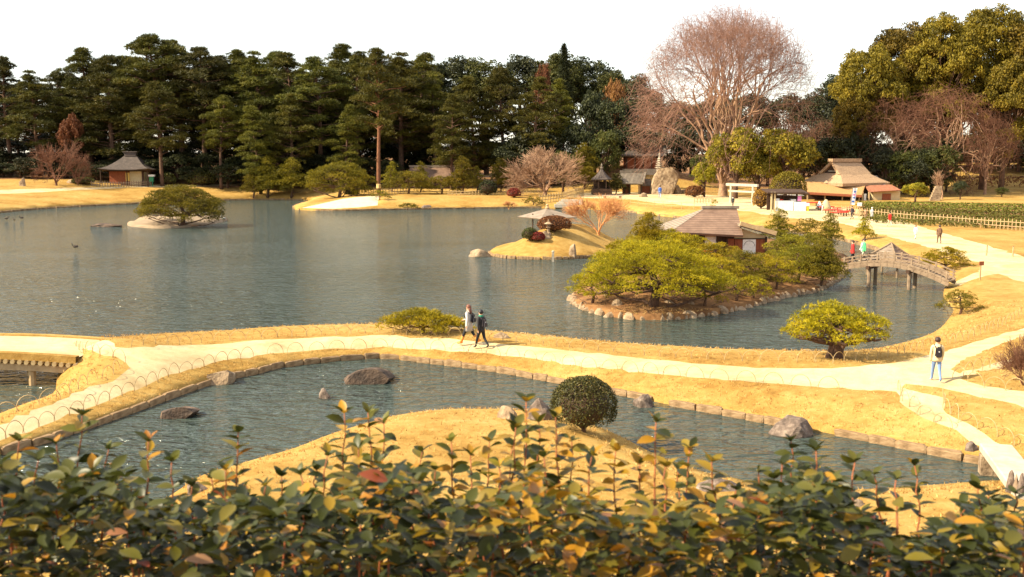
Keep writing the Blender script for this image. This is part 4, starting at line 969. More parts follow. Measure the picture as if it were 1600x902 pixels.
mb = MB(); mb.box((0, 0, .7), (.07, .07, 1.5)); mb.build('stake', M['wood_tan'], e); mb = MB(); mb.box((0, -.06, 1.55), (.5, .05, .4)); mb.build('board', M['white_cloth'], e)
# landing steps on the far bank
q = T(888, 322); e = empty('landing_steps', q, 0, 'pale stone landing steps leading up from the far shore', 'steps')
for i in range(4):
    mb = MB(); mb.box((.8 * i * .3, .9 * i, .02 + .2 * i), (4.2 - .3 * i, .95, .5)); mb.build('step', M['pale_stone'], e)
q = T(957, 310); e = empty('stone_bench', q, 0, 'long flat stone bench in front of the temple gate', 'bench')
mb = MB(); mb.box((0, 0, .42), (3.4, .6, .14)); mb.build('seat', M['pale_stone'], e)
for sx in (-1.2, 1.2): mb = MB(); mb.box((sx, 0, .15), (.4, .45, .42)); mb.build('leg', M['stone'], e)
# ---------------------------------------------------------------- vegetation
def unit(n, rng): 
    v = rng.normal(size=(n, 3)); return v / np.linalg.norm(v, axis=1, keepdims=True)
def needles(C, N, size, width, k, rng, spread=0.8, tint=None):
    """k thin needle blades at each tuft centre, leaning out along N"""
    n = len(C); C = np.repeat(C, k, 0); N = np.repeat(N, k, 0)
    d = N * 0.75 + unit(n * k, rng) * spread; d /= np.linalg.norm(d, axis=1, keepdims=True)
    s = np.cross(d, unit(n * k, rng)); s /= np.linalg.norm(s, axis=1, keepdims=True) + 1e-9
    L = (size * rng.uniform(0.7, 1.25, n * k))[:, None]
    V = np.stack([C - s * width / 2, C + s * width / 2, C + d * L], 1).reshape(-1, 3)
    F = np.arange(n * k * 3).reshape(-1, 3)
    t = np.repeat(np.repeat(tint, k), 3) if tint is not None else np.zeros(len(V))
    return V, F, t
def leaves(C, N, size, rng, tint, ratio=0.55, flat=0.6):
    """one pointed four sided leaf at each centre"""
    n = len(C); nn = N * flat + unit(n, rng) * (1 - flat * .6); nn /= np.linalg.norm(nn, axis=1, keepdims=True)
    u = np.cross(nn, unit(n, rng)); u /= np.linalg.norm(u, axis=1, keepdims=True) + 1e-9; w = np.cross(nn, u)
    L = (size * rng.uniform(0.65, 1.3, n))[:, None]; Wd = L * ratio
    V = np.stack([C - u * L / 2, C + w * Wd / 2, C + u * L / 2 + nn * L * .08, C - w * Wd / 2], 1).reshape(-1, 3)
    b = np.arange(n)[:, None] * 4
    F = np.concatenate([b + [0, 1, 2], b + [0, 2, 3]], 0)
    return V, F, np.repeat(tint, 4)
def clump_pts(c, rad, n, rng, lumps=7, lr=0.45, zmin=-0.35, shell=(0.72, 1.05)):
    """points on a lumpy dome: returns centres, outward directions and a tint per lump"""
    ld = unit(lumps * 4, rng); ld = ld[ld[:, 2] > zmin][:lumps]
    lc = ld * (1 - lr * 0.75); lt = rng.uniform(0.25, 0.75, len(lc))
    idx = rng.integers(0, len(lc), n)
    d = unit(n, rng); d[:, 2] = np.where(d[:, 2] < -0.45, -d[:, 2], d[:, 2])
    p = lc[idx] + d * (lr * rng.uniform(*shell, n))[:, None]
    N = d * 0.6 + p * 0.4 + np.array([0, 0, 0.35]); N /= np.linalg.norm(N, axis=1, keepdims=True)
    t = np.clip(lt[idx] + rng.normal(0, 0.13, n), 0, 1)
    return c + p * np.asarray(rad), N, t
def join(parts):
    V, F, Tn, b = [], [], [], 0
    for v, f, t in parts: V.append(v); F.append(f + b); Tn.append(t); b += len(v)
    return np.concatenate(V), np.concatenate(F), np.concatenate(Tn)
def limb(a, b, r0, r1, rng, n=5, sag=0.1):
    a = np.array(a, float); b = np.array(b, float); L = np.linalg.norm(b - a)
    P = [a + (b - a) * i / n + rng.normal(0, sag * L * 0.3, 3) * (0 < i < n) for i in range(n + 1)]
    return P, [r0 + (r1 - r0) * i / n for i in range(n + 1)]

def tree_obj(name, loc, label, cat, group, crown, trunk, cmat, tmat, scale=1, rz=0, cname='crown'):
    e = empty(name, loc, rz, label, cat, group); e.scale = (scale,) * 3 if not hasattr(scale, '__len__') else scale
    if trunk is not None: link('trunk', trunk, tmat, e)
    if crown is not None: link(cname, crown, cmat, e)
    return e

# ---- tall forest pines: shared meshes, unit = metres for a 25 m tree
def tall_pine(seed, h=25.0, w=9.0, lo=0.34, npads=30, tuft=0.60, wid=0.11, per=190, lean=1.2, dense=1.0):
    rng = np.random.default_rng(seed); mb = MB()
    bend = rng.normal(0, abs(lean), (2,)); ph = rng.uniform(0, 6)
    def tp(z): f = z / h; return np.array([bend[0] * f * f + 0.35 * math.sin(f * 6 + ph) * f, bend[1] * f + 0.3 * math.cos(f * 5 + ph) * f, z])
    mb.tube([tp(h * i / 14) for i in range(15)], [0.42 * (1 - i / 14) ** 0.8 + 0.05 for i in range(15)], 7)
    parts = []
    for i in range(npads):
        f = lo + (0.98 - lo) * ((i + rng.uniform(0, 0.9)) / npads)
        env = math.sin(min(1, (f - lo) / (1 - lo) * 0.86 + 0.22) * math.pi) ** 0.6
        R = w / 2 * env * rng.uniform(.7, 1.1); az = i * 2.4 + rng.uniform(-.8, .8); off = R * rng.uniform(0.3, 0.98)
        pr = rng.uniform(0.9, 1.7) * (0.75 + 0.5 * env)
        c0 = tp(f * h); c = c0 + np.array([math.cos(az) * off, math.sin(az) * off, rng.uniform(-.2, .9)])
        P, N, t = clump_pts(c, (pr * 1.25, pr * 1.25, pr * 0.55), int(per * pr / 1.3 * dense), rng, 7, 0.5, -0.2)
        parts.append(needles(P, N, tuft, wid, 3, rng, tint=t))
        Pl, Rl = limb(tp(f * h - 0.7), c - np.array([0, 0, .15]), 0.13, 0.035, rng, 4); mb.tube(Pl, Rl, 4, cap=False)
    for i in range(5):
        f = rng.uniform(0.2, lo + .1); az = rng.uniform(0, 6.28); L = rng.uniform(1, 2.6)
        Pl, Rl = limb(tp(f * h), tp(f * h) + np.array([math.cos(az) * L, math.sin(az) * L, rng.uniform(-.3, .8)]), 0.08, 0.015, rng, 4, .2); mb.tube(Pl, Rl, 4, cap=False)
    V, F, t = join(parts)
    return tri_mesh('pine_crown', V, F, t), mb.mesh('pine_trunk', True)
PINES = [tall_pine(s, w=w, lo=lo, npads=n, lean=ln) for s, w, lo, n, ln in ((1, 11.5, .24, 52, .9), (2, 13, .34, 46, 1.6), (3, 11, .18, 56, .6), (4, 14, .42, 44, 2.0), (5, 12, .28, 50, -1.4), (6, 10.5, .16, 58, .5), (7, 13, .46, 40, -1.0), (8, 12, .24, 52, 1.2))]
for c, t in PINES: t.materials.append(M['bark']); c.materials.append(M['needle_forest'])
bm_ = MB(); bm_.lathe([(.50, 1.0), (.53, 1.05), (.53, 1.75), (.47, 1.8)], (0, 0, 0), 10); BAND = bm_.mesh('straw_band'); BAND.materials.append(M['straw'])
rr = random.Random(3)
def forest_pine(px, top, Y, v, wscale=1.0, dark=False, band=False, label=None, group='tall pines of the far wood'):
    x = (px - 800) / 1600 * Y * 1.0; z = Hs(x, Y); x = AT(px, (top + 280) / 2, Y).x
    h = AT(px, top, Y).z - z
    c, t = PINES[v % (4 if dark else 8)]; mt = 'needle_dark' if dark else ('needle_mid' if px > 575 or label else None)  # lighter needles put the lit look of the middle wood into colour
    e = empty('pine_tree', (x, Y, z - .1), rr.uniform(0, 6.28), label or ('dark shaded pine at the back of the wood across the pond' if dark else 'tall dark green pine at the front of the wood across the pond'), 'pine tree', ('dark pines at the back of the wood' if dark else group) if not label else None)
    s = h / 25.0; e.scale = (s * wscale, s * wscale, s)
    co_ = link('crown', c, None, e); tr = link('trunk', t, None, e)
    if mt: co_.material_slots[0].link = 'OBJECT'; co_.material_slots[0].material = M[mt]
    if band: link('straw_band', BAND, None, tr)
    return e
front = [(-45, 95, 205, 0), (12, 90, 202, 1), (58, 116, 198, 4), (98, 112, 206, 3), (140, 76, 204, 5), (172, 84, 196, 2), (212, 62, 206, 7), (248, 57, 200, 3), (283, 66, 204, 1), (316, 76, 196, 6), (345, 90, 200, 0), (378, 82, 203, 5), (408, 88, 196, 4), (436, 78, 206, 2), (470, 84, 199, 7), (500, 92, 195, 1), (523, 72, 206, 5), (556, 84, 199, 0), (625, 90, 199, 4), (648, 82, 206, 2)]
for i, (px, top, Y, v) in enumerate(front): forest_pine(px, top, Y, v, rr.uniform(1.1, 1.4), band=i in (4, 8, 10, 11, 15))
e = forest_pine(590, 78, 174, 6, 0.85, band=True, label='tall straight red barked pine with a straw band behind the white sand spit')
for o_ in e.children:
    if o_.name.startswith('trunk'): o_.material_slots[0].link = 'OBJECT'; o_.material_slots[0].material = M['bark_red']
for px, top, Y, v in ((343, 150, 188, 3), (705, 150, 190, 0), (742, 122, 194, 5), (788, 104, 196, 2), (828, 122, 190, 7), (860, 128, 196, 4), (680, 118, 200, 1), (455, 150, 186, 4), (250, 130, 188, 1), (405, 165, 185, 2), (540, 165, 186, 5)): forest_pine(px, top, Y, v, 1.1, label='lighter green pine standing in front of the round topped trees' if px > 660 else 'shorter pine standing before the tall pines of the far wood').__setitem__('group', 'lighter pines before the round topped trees' if px > 660 else 'shorter pines of the far wood')
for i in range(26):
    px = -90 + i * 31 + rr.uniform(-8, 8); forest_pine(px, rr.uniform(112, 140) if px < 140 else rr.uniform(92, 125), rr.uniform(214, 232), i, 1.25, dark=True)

# ---- broad crowned trees
def broadleaf(seed, w, h, lumps, leaf, per, clump_r, trunk_h=0.25, mat='leaf_dark', lmp=9, lr=0.42, shape=1.0):
    """w, h in metres; clumps spread over the crown's outside and through its volume"""
    rng = np.random.default_rng(seed); parts = []; mb = MB()
    cz = h * (trunk_h + (1 - trunk_h) / 2); rz = h * (1 - trunk_h) / 2 - clump_r * .5; rxy = w / 2 - clump_r * .7
    mb.tube([(0, 0, -.3), (.1, 0, h * .25), (0, .1, h * .6)], [w * .035 + .08, w * .028 + .06, w * .012 + .03], 7)
    for i in range(lumps):
        d = unit(1, rng)[0]; d[2] = abs(d[2]) if rng.uniform() < 0.72 else d[2]
        f = rng.uniform(0.55, 1.0) ** 0.5
        c = np.array([d[0] * rxy * f, d[1] * rxy * f, cz + np.sign(d[2]) * abs(d[2]) ** shape * rz * f]); cr = clump_r * rng.uniform(0.7, 1.25)
        P, N, t = clump_pts(c, (cr, cr, cr * .8), int(per * (cr / clump_r) ** 2), rng, lmp, lr, -0.3)
        parts.append(leaves(P, N, leaf, rng, np.clip(t + rng.normal(0, .1), 0, 1)))
        if i % 3 == 0:
            Pl, Rl = limb((0, 0, h * rng.uniform(.2, .5)), c, w * .012 + .03, .03, rng, 4, .15); mb.tube(Pl, Rl, 4, cap=False)
    V, F, t = join(parts); cm = tri_mesh('leaf_crown', V, F, t); cm.materials.append(M[mat])
    tm = mb.mesh('broad_trunk', True); tm.materials.append(M['bark'])
    return cm, tm, w, h
def put_broad(src, px, base_py, top, Y, wpx, label, group=None, name='broadleaf_tree', cat='tree', mat=None):
    cm, tm, w, h = src
    if base_py: p = T(px, base_py); x, Y, z = p.x, p.y, p.z
    else: x = AT(px, 280, Y).x; z = Hs(x, Y)
    hh = AT(px, top, Y).z - z; ww = wpx / PX(Y)
    e = empty(name, (x, Y, z - .05), rr.uniform(0, 6.28), label, cat, group); e.scale = (ww / w, ww / w, hh / h)
    c_ = link('crown', cm, None, e); link('trunk', tm, None, e)
    if mat: c_.material_slots[0].link = 'OBJECT'; c_.material_slots[0].material = M[mat]
    return e
BR = [broadleaf(20 + i, 14, 22, 80, .42, 230, 2.0, .22) for i in range(3)]
UND = [broadleaf(30 + i, 9, 9, 42, .36, 200, 1.6, .08) for i in range(2)]
for i, (px, top, Y, w) in enumerate([(665, 100, 235, 90), (710, 92, 240, 110), (760, 88, 238, 110), (812, 84, 242, 120), (872, 86, 238, 120), (925, 88, 242, 110), (958, 108, 236, 90), (990, 120, 230, 90), (620, 110, 245, 110)]):
    put_broad(BR[i % 3], px, None, top, Y, w, 'round topped dark evergreen tree on the ridge of the far wood', 'round evergreen trees on the ridge', mat='leaf_mid' if i % 2 == 0 else None)
for i in range(34):  # underwood added to block the horizon light between the trunks
    px = -80 + i * 33 + rr.uniform(-8, 8)
    put_broad(UND[i % 2], px, None, rr.uniform(195, 240), rr.uniform(196, 212) if px < 610 else (rr.uniform(206, 212) if px < 750 else rr.uniform(190, 205)), rr.uniform(80, 110), 'added dark underwood blocking light between the trunks of the far wood', 'added dark underwood of the far wood', name='evergreen_bush', cat='bush')
for i in range(30):  # dark bushes added to make the sunlit wood floor read as shade
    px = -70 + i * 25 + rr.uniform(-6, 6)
    put_broad(UND[i % 2], px, None, rr.uniform(236, 262), rr.uniform(189, 196) if px < 610 else rr.uniform(202, 206), rr.uniform(48, 70), 'added low dark bush standing in for shade at the foot of the far wood', 'added dark bushes for shade at the foot of the wood', name='evergreen_bush', cat='bush')
for i in range(12):
    px = 1385 + i * 21; put_broad(UND[i % 2], px, None, rr.uniform(222, 250), rr.uniform(163, 167) if px < 1475 else rr.uniform(205, 212), rr.uniform(50, 70), 'dark green bush before the bare reddish trees', 'dark bushes before the bare reddish trees', name='evergreen_bush', cat='bush', mat='leaf_mid' if i % 3 == 1 else None)
for i, (px, top, Y, w) in enumerate([(905, 190, 190, 60), (945, 200, 186, 55), (880, 235, 178, 50), (965, 150, 200, 70), (930, 140, 205, 60), (1062, 215, 206, 60), (1080, 200, 206, 70), (1095, 240, 186, 40)]):
    put_broad(UND[i % 2], px, None, top, Y, w, 'dark leafy evergreen crowding behind the temple gate', 'evergreens behind the temple gate', mat='leaf_mid' if i in (1, 2, 7) else None)
for i, (px, top, Y, w) in enumerate([(1010, 150, 225, 100), (1060, 160, 222, 90), (1110, 150, 225, 100), (1170, 145, 224, 100), (1225, 150, 222, 90), (1275, 140, 220, 90), (1300, 170, 205, 90), (1255, 200, 190, 70), (1200, 215, 196, 70), (1150, 220, 196, 70)]):
    put_broad(BR[i % 3] if top < 165 else UND[i % 2], px, None, top, Y, w, 'dark evergreen tree in the gap behind the great bare tree', 'evergreens behind the great bare tree')
# brown and spiky single trees on the ridge
put_broad(UND[0], 848, None, 98, 222, 34, 'russet brown tree top on the ridge of the far wood', mat='leaf_brown')
put_broad(UND[1], 958, None, 118, 215, 44, 'brownish tree top beside the round evergreens', mat='leaf_brown')
put_broad(UND[0], 115, None, 178, 192, 40, 'ochre brown small tree in front of the dark pines', mat='leaf_brown')
def spike(seed, h=20, w=5):
    rng = np.random.default_rng(seed); parts = []; mb = MB(); mb.tube([(0, 0, 0), (0, 0, h)], [.3, .03], 6)
    for i in range(60):
        f = i / 60; R = w / 2 * (1 - f) + .2; az = i * 2.4; c = np.array([math.cos(az) * R * .6, math.sin(az) * R * .6, h * (.15 + .85 * f)])
        P, N, t = clump_pts(c, (R * .6, R * .6, .5), 110, rng, 5, .5); parts.append(needles(P, N, .5, .1, 2, rng, tint=t))
    V, F, t = join(parts); c = tri_mesh('spire_crown', V, F, t); c.materials.append(M['needle_dark']); tm = mb.mesh('spire_trunk'); tm.materials.append(M['bark']); return c, tm, w, h
put_broad(spike(71), 880, None, 72, 225, 46, 'pointed dark conifer rising above the round topped trees', name='conifer_tree')
# great camphor trees on the right
CAM = [broadleaf(50 + i, 20, 24, 150, .42, 300, 2.0, .22, 'leaf_camphor', 10, .42) for i in range(2)]
for i, (px, top, Y, w) in enumerate([(1350, 68, 178, 120), (1410, 38, 186, 150), (1465, 18, 180, 130), (1535, 10, 184, 150), (1610, 22, 180, 150), (1340, 140, 176, 90), (1565, 90, 176, 120), (1440, 110, 182, 130)]):
    put_broad(CAM[i % 2], px, None, top, Y, w, 'huge olive gold camphor tree with cauliflower crown behind the tea shop', 'camphor trees behind the tea shop')
for i in range(14):
    px = 1290 + i * 25; put_broad(UND[i % 2], px, None, rr.uniform(200, 240), rr.uniform(173, 180) if px < 1470 else rr.uniform(200, 206), rr.uniform(70, 95), 'dark evergreen undergrowth below the camphor trees', 'undergrowth below the camphor trees', name='evergreen_bush', cat='bush', mat='leaf_mid' if i % 4 == 1 else None)
for i in range(8): put_broad(BR[i % 3], 1300 + i * 48, None, rr.uniform(110, 140), 226, 100, 'dark evergreen tree filling the gaps behind the camphor trees', 'evergreens behind the camphor trees')
# yellow green trees by the square
LIM = broadleaf(61, 9, 7, 46, .30, 240, 1.3, .2, 'leaf_lime')
for px, base, top, w, lb in ((1222, None, 205, 112, 'broad yellow green tree leaning over the stall and clipped dome'), (1150, None, 203, 96, 'yellow green tree in front of the great bare trunk'), (1100, 308, 255, 46, 'bright green rounded bush left of the stone torii'), (1430, 316, 286, 44, 'yellow green rounded bush at the end of the tea shop annex'), (1185, None, 236, 80, 'small yellow green tree behind the stone torii')):
    put_broad(LIM, px, base, top, 159, w, lb)
for px, base, top, w, mt, lb in ((1500, 312, 282, 26, 'leaf_dark', 'dark rounded bush before the golden slope'), (1455, 300, 262, 70, 'leaf_dark', 'dark bushes behind the tea shop annex'), (1565, 308, 292, 22, 'leaf_mid', 'small green shrub on the golden slope'), (1478, 300, 268, 50, 'leaf_brown', 'russet bush beside the stone stairway')):
    put_broad(UND[0], px, base, top, None, w, lb, name='bush', cat='bush', mat=mt)

# ---- bare trees
def bare_tree(seed, h, stems, spread, levels, kids, mat, r0=0.25, twig=0.02, ang=0.5, up=0.25, droop=0.0, minr=0.012, trunk=0.1, split=2, twigm=None):
    rng = np.random.default_rng(seed); pyr = random.Random(seed); V = []; F = []; FL = []; LEV = [0]
    CS = {n_: [(math.cos(6.2832 * k / n_), math.sin(6.2832 * k / n_)) for k in range(n_)] for n_ in (3, 6, 8)}
    def seg(P, R, n):
        b = len(V); m_ = len(P)
        for i in range(m_):
            p = P[i]; a_ = P[i + 1] if i + 1 < m_ else P[i]; c_ = P[i - 1] if i else P[0]
            dx, dy, dz = a_[0] - c_[0], a_[1] - c_[1], a_[2] - c_[2]; l = math.sqrt(dx * dx + dy * dy + dz * dz) + 1e-9; dx /= l; dy /= l; dz /= l
            ux, uy, uz = dy * .81 - dz * .5, dz * .3 - dx * .81, dx * .5 - dy * .3; l = math.sqrt(ux * ux + uy * uy + uz * uz) + 1e-9; ux /= l; uy /= l; uz /= l
            wx, wy, wz = dy * uz - dz * uy, dz * ux - dx * uz, dx * uy - dy * ux; r_ = R[i]
            for c, s_ in CS[n]: V.append((p[0] + (ux * c + wx * s_) * r_, p[1] + (uy * c + wy * s_) * r_, p[2] + (uz * c + wz * s_) * r_))
        for i in range(m_ - 1):
            for k in range(n):
                a_ = b + i * n + k; c_ = b + i * n + (k + 1) % n
                F.append((a_, c_, c_ + n)); F.append((a_, c_ + n, a_ + n)); FL.append(LEV[0]); FL.append(LEV[0])
    def grow(p, d, L, r, lev):
        n = 4 if lev < 2 else (3 if lev < levels else 2); P = [p]; q = p; dd = d
        for i in range(n):
            g0 = pyr.gauss; x_, y_, z_ = dd[0] + g0(0, .13), dd[1] + g0(0, .13), dd[2] + g0(0, .13) + up * .22 - droop * lev * .05; l = math.sqrt(x_ * x_ + y_ * y_ + z_ * z_)
            dd = (x_ / l, y_ / l, z_ / l); q = (q[0] + dd[0] * L / n, q[1] + dd[1] * L / n, q[2] + dd[2] * L / n); P.append(q)
        r1 = max(r * .55, minr); LEV[0] = lev
        seg(P, [r + (r1 - r) * i / n for i in range(n + 1)], 6 if lev < 2 else 3)
        if lev >= levels: return
        for j in range(kids[lev]):
            f = pyr.uniform(.4, 1.0) if j else 1.0; i = min(n, max(1, int(round(f * n))))
            g0 = pyr.gauss; u_ = (g0(0, 1), g0(0, 1), g0(0, 1)); l = math.sqrt(sum(c * c for c in u_)) + 1e-9; k_ = ang * (0.7 + .35 * pyr.random()) / l
            nd = (dd[0] + u_[0] * k_, dd[1] + u_[1] * k_, dd[2] + u_[2] * k_ + up * .3); l = math.sqrt(sum(c * c for c in nd)); nd = tuple(c / l for c in nd)
            grow(P[i], nd, L * pyr.uniform(.62, .86), max(r1 * pyr.uniform(.6, .85), minr), lev + 1)
    base = np.array([0, 0, -0.2]); 
    LEV[0] = 0
    if trunk: seg([base, base + [0, 0, trunk * h]], [r0 * 1.9, r0 * 1.5], 8); base = base + [0, 0, trunk * h]
    for s in range(stems):
        az = 6.2832 * s / stems + rng.uniform(-.4, .4); sp_ = spread * rng.uniform(.25, 1.0)
        d = np.array([math.cos(az) * sp_, math.sin(az) * sp_, 1.0]); d /= np.linalg.norm(d)
        grow(base + np.array([math.cos(az), math.sin(az), 0]) * r0 * .5, d, h * rng.uniform(.28, .38), r0 * rng.uniform(.6, 1), 0)
    VA = np.array(V); FA = np.array(F); z = np.percentile(VA[:, 2], 98.5)
    lv = np.array(FL); out = []
    for nm, sel, mt in (('bare_limbs', lv < split, mat), ('bare_twigs', lv >= split, twigm or mat)):
        f_ = FA[sel]
        if len(f_) == 0: out.append(None); continue
        us = np.unique(f_); re_ = np.zeros(len(VA), int); re_[us] = np.arange(len(us)); me = tri_mesh(nm, VA[us], re_[f_], smooth=True); me.materials.append(mt); out.append(me)
    return out, z
def put_bare(src, px, base, top, Y, label, wide=1.0, group=None, name='bare_tree', wpx=None):
    me, z0 = src
    if base: p = T(px, base)
    else: p = AT(px, 280, Y); p.z = Hs(p.x, p.y)
    s = (AT(px, top, p.y).z - p.z) / z0
    if wpx:
        n_ = len(me[1].vertices); vv = np.empty(n_ * 3, np.float32); me[1].vertices.foreach_get('co', vv); vv = vv.reshape(-1, 3); wide = wpx / PX(p.y) / (2 * np.percentile(np.abs(vv[:, 0]), 97)) / s
    e = empty(name, p, rr.uniform(0, 6.28), label, 'bare tree', group); e.scale = (s * wide, s * wide, s); 
    for nm, m_ in zip(('branches', 'twigs'), me):
        if m_: link(nm, m_, None, e)
    return e
def dome_tree(seed, w, h, counts, sig, mat, twigm, r0, zc=.42, base=.07, el=(-.1, 1.45), minr=.014, split=2, wob=.05):
    """bare tree whose limbs curve out to fill a dome w wide and h high"""
    q = random.Random(seed); V = []; F = []; FL = []
    def seg(P, R, n, lev):
        b = len(V); m_ = len(P)
        for i in range(m_):
            a_ = Vector(P[min(i + 1, m_ - 1)]) - Vector(P[max(i - 1, 0)]); a_.normalize(); u = a_.cross(Vector((.3, .5, .81))).normalized(); w_ = a_.cross(u)
            for k in range(n): t = 6.2832 * k / n; v = P[i] + (u * math.cos(t) + w_ * math.sin(t)) * R[i]; V.append((v.x, v.y, v.z))
        for i in range(m_ - 1):
            for k in range(n):
                a_ = b + i * n + k; c_ = b + i * n + (k + 1) % n; F.append((a_, c_, c_ + n)); F.append((a_, c_ + n, a_ + n)); FL.extend((lev, lev))
    C = Vector((0, 0, zc * h)); fr = (.50, .74, .90, 1.0, 1.07)
    def tgt(d, f): return C + Vector((d.x * w / 2, d.y * w / 2, d.z * (1 - zc) * h)) * f
    def grow(p0, d0, dirv, lev, r):
        p1 = tgt(dirv, fr[lev] * q.uniform(.80, 1.13)); L = (p1 - p0).length; c = p0 + d0 * L * .5; n = (7, 5, 4, 3, 2)[lev]; P = []
        for i in range(n + 1):
            t = i / n; P.append(p0 * (1 - t) ** 2 + c * 2 * t * (1 - t) + p1 * t * t + (Vector((q.gauss(0, 1), q.gauss(0, 1), q.gauss(0, 1))) * L * wob * .5 if 0 < i else Vector((0, 0, 0))))
        r1 = max(r * .5, minr); seg(P, [r + (r1 - r) * i / n for i in range(n + 1)], 6 if lev < 2 else 3, lev)
        if lev + 1 >= len(counts): return
        for k in range(counts[lev + 1]):
            nd = (dirv + Vector((q.gauss(0, 1), q.gauss(0, 1), q.gauss(0, 1))) * sig[lev]).normalized()
            i = n if k == 0 else q.randint(max(1, n // 2), n); e_ = (P[i] - P[i - 1]).normalized(); rr_ = r + (r1 - r) * i / n
            grow(P[i], (e_ + nd * .35).normalized(), nd, lev + 1, max(rr_ * q.uniform(.5, .75), minr))
    b0 = Vector((0, 0, base * h)); seg([Vector((0, 0, -.3)), Vector((0, 0, base * h * .6)), b0], [r0 * 1.9, r0 * 1.5, r0 * 1.3], 8, 0)
    for k in range(counts[0]):
        az = 2.4 * k + q.uniform(-.3, .3); e_ = el[0] + (el[1] - el[0]) * ((k + .5) / counts[0]) ** .8; dv0 = Vector((math.cos(az) * math.cos(e_), math.sin(az) * math.cos(e_), math.sin(e_)))
        d0 = (dv0 * .45 + Vector((0, 0, 1))).normalized(); grow(b0 + Vector((math.cos(az), math.sin(az), 0)) * r0 * .5, d0, dv0, 0, r0 * q.uniform(.5, .85))
    VA = np.array(V); FA = np.array(F); lv = np.array(FL); out = []
    for nm, sel, mt in (('bare_limbs', lv < split, mat), ('bare_twigs', lv >= split, twigm)):
        f_ = FA[sel]; us = np.unique(f_); re_ = np.zeros(len(VA), int); re_[us] = np.arange(len(us)); me = tri_mesh(nm, VA[us], re_[f_], smooth=True); me.materials.append(mt); out.append(me)
    return out, np.percentile(VA[:, 2], 99.5)
ZEL = dome_tree(81, 26, 30, (15, 5, 5, 5, 3), (.36, .22, .15, .11), M['bark_pale'], M['twig_pink'], .42, el=(.12, 1.45))
put_bare(ZEL, 1130, None, 14, 168, 'great bare zelkova tree with a fan of pale branches against the sky', wpx=255)
BARE = [dome_tree(83 + i_, 16, 14, (9, 4, 5, 5), (.55, .38, .28), M['bark_pale'], M['twig_red'], .24, zc=.45, base=.16, el=(-.2, 1.2), minr=.013, wob=.11) for i_ in range(3)]
for i, (px, top, Y, w) in enumerate([(1398, 150, 172, 120), (1470, 138, 171, 150), (1540, 175, 172, 90), (1285, 185, 186, 80), (1235, 190, 182, 80), (1022, 170, 208, 70)]):
    put_bare(BARE[i % 3], px, None, top, Y, 'bare reddish brown tree spreading twigs before the camphor trees' if px > 1320 else 'bare russet tree below the branches of the great zelkova', group='bare reddish trees below the camphors' if px > 1320 else 'bare russet trees around the zelkova', wpx=w)
CH = bare_tree(87, 6, 7, 1.3, 4, (5, 5, 4, 4), M['twig_orange'], .13, ang=.6, up=.05, minr=.016)
CH2 = bare_tree(88, 6, 7, 1.2, 4, (5, 5, 4, 4), M['bark_pale'], .13, ang=.6, up=.05, minr=.016)
put_bare(CH2, 852, 305, 236, None, 'spreading bare cherry tree with pale pinkish twigs on the far bank', 1.25)
CH3 = bare_tree(93, 6, 6, 1.2, 4, (4, 4, 4, 3), M['twig_red'], .11, ang=.6, up=.05, minr=.014)
put_bare(CH3, 88, 290, 226, None, 'bare maple in front of the dark pines on the far left lawn', wpx=70)
put_bare(CH3, 122, 290, 244, None, 'small bare tree between the maple and the dark roofed hut', wpx=44)
SM = bare_tree(89, 3.2, 5, .8, 4, (5, 4, 4, 4), M['twig_orange'], .06, ang=.5, up=.12, minr=.008)
put_bare(SM, 935, 368, 309, None, 'small bare orange twigged tree on the mound island', 1.15)
put_bare(bare_tree(90, 1.6, 9, 1.4, 4, (5, 5, 4, 3), M['twig_red'], .03, ang=.6, up=.05, minr=.005), 1600, 602, 536, None, 'red twigged bare shrub on the grass triangle beside the path', name='bare_shrub', wpx=62)
put_bare(bare_tree(91, 2, 7, 1.2, 3, (5, 4, 4), M['twig_orange'], .05, ang=.6, minr=.012), 795, 326, 315, None, 'low bare twiggy shrub at the edge of the far shore', 1.6, name='bare_shrub')
put_bare(bare_tree(92, 5, 3, .5, 3, (4, 4, 3), M['bark_pale'], .10, ang=.6, minr=.02), 1472, 311, 268, None, 'thin pale crooked tree beside the stone stairway', 0.9)

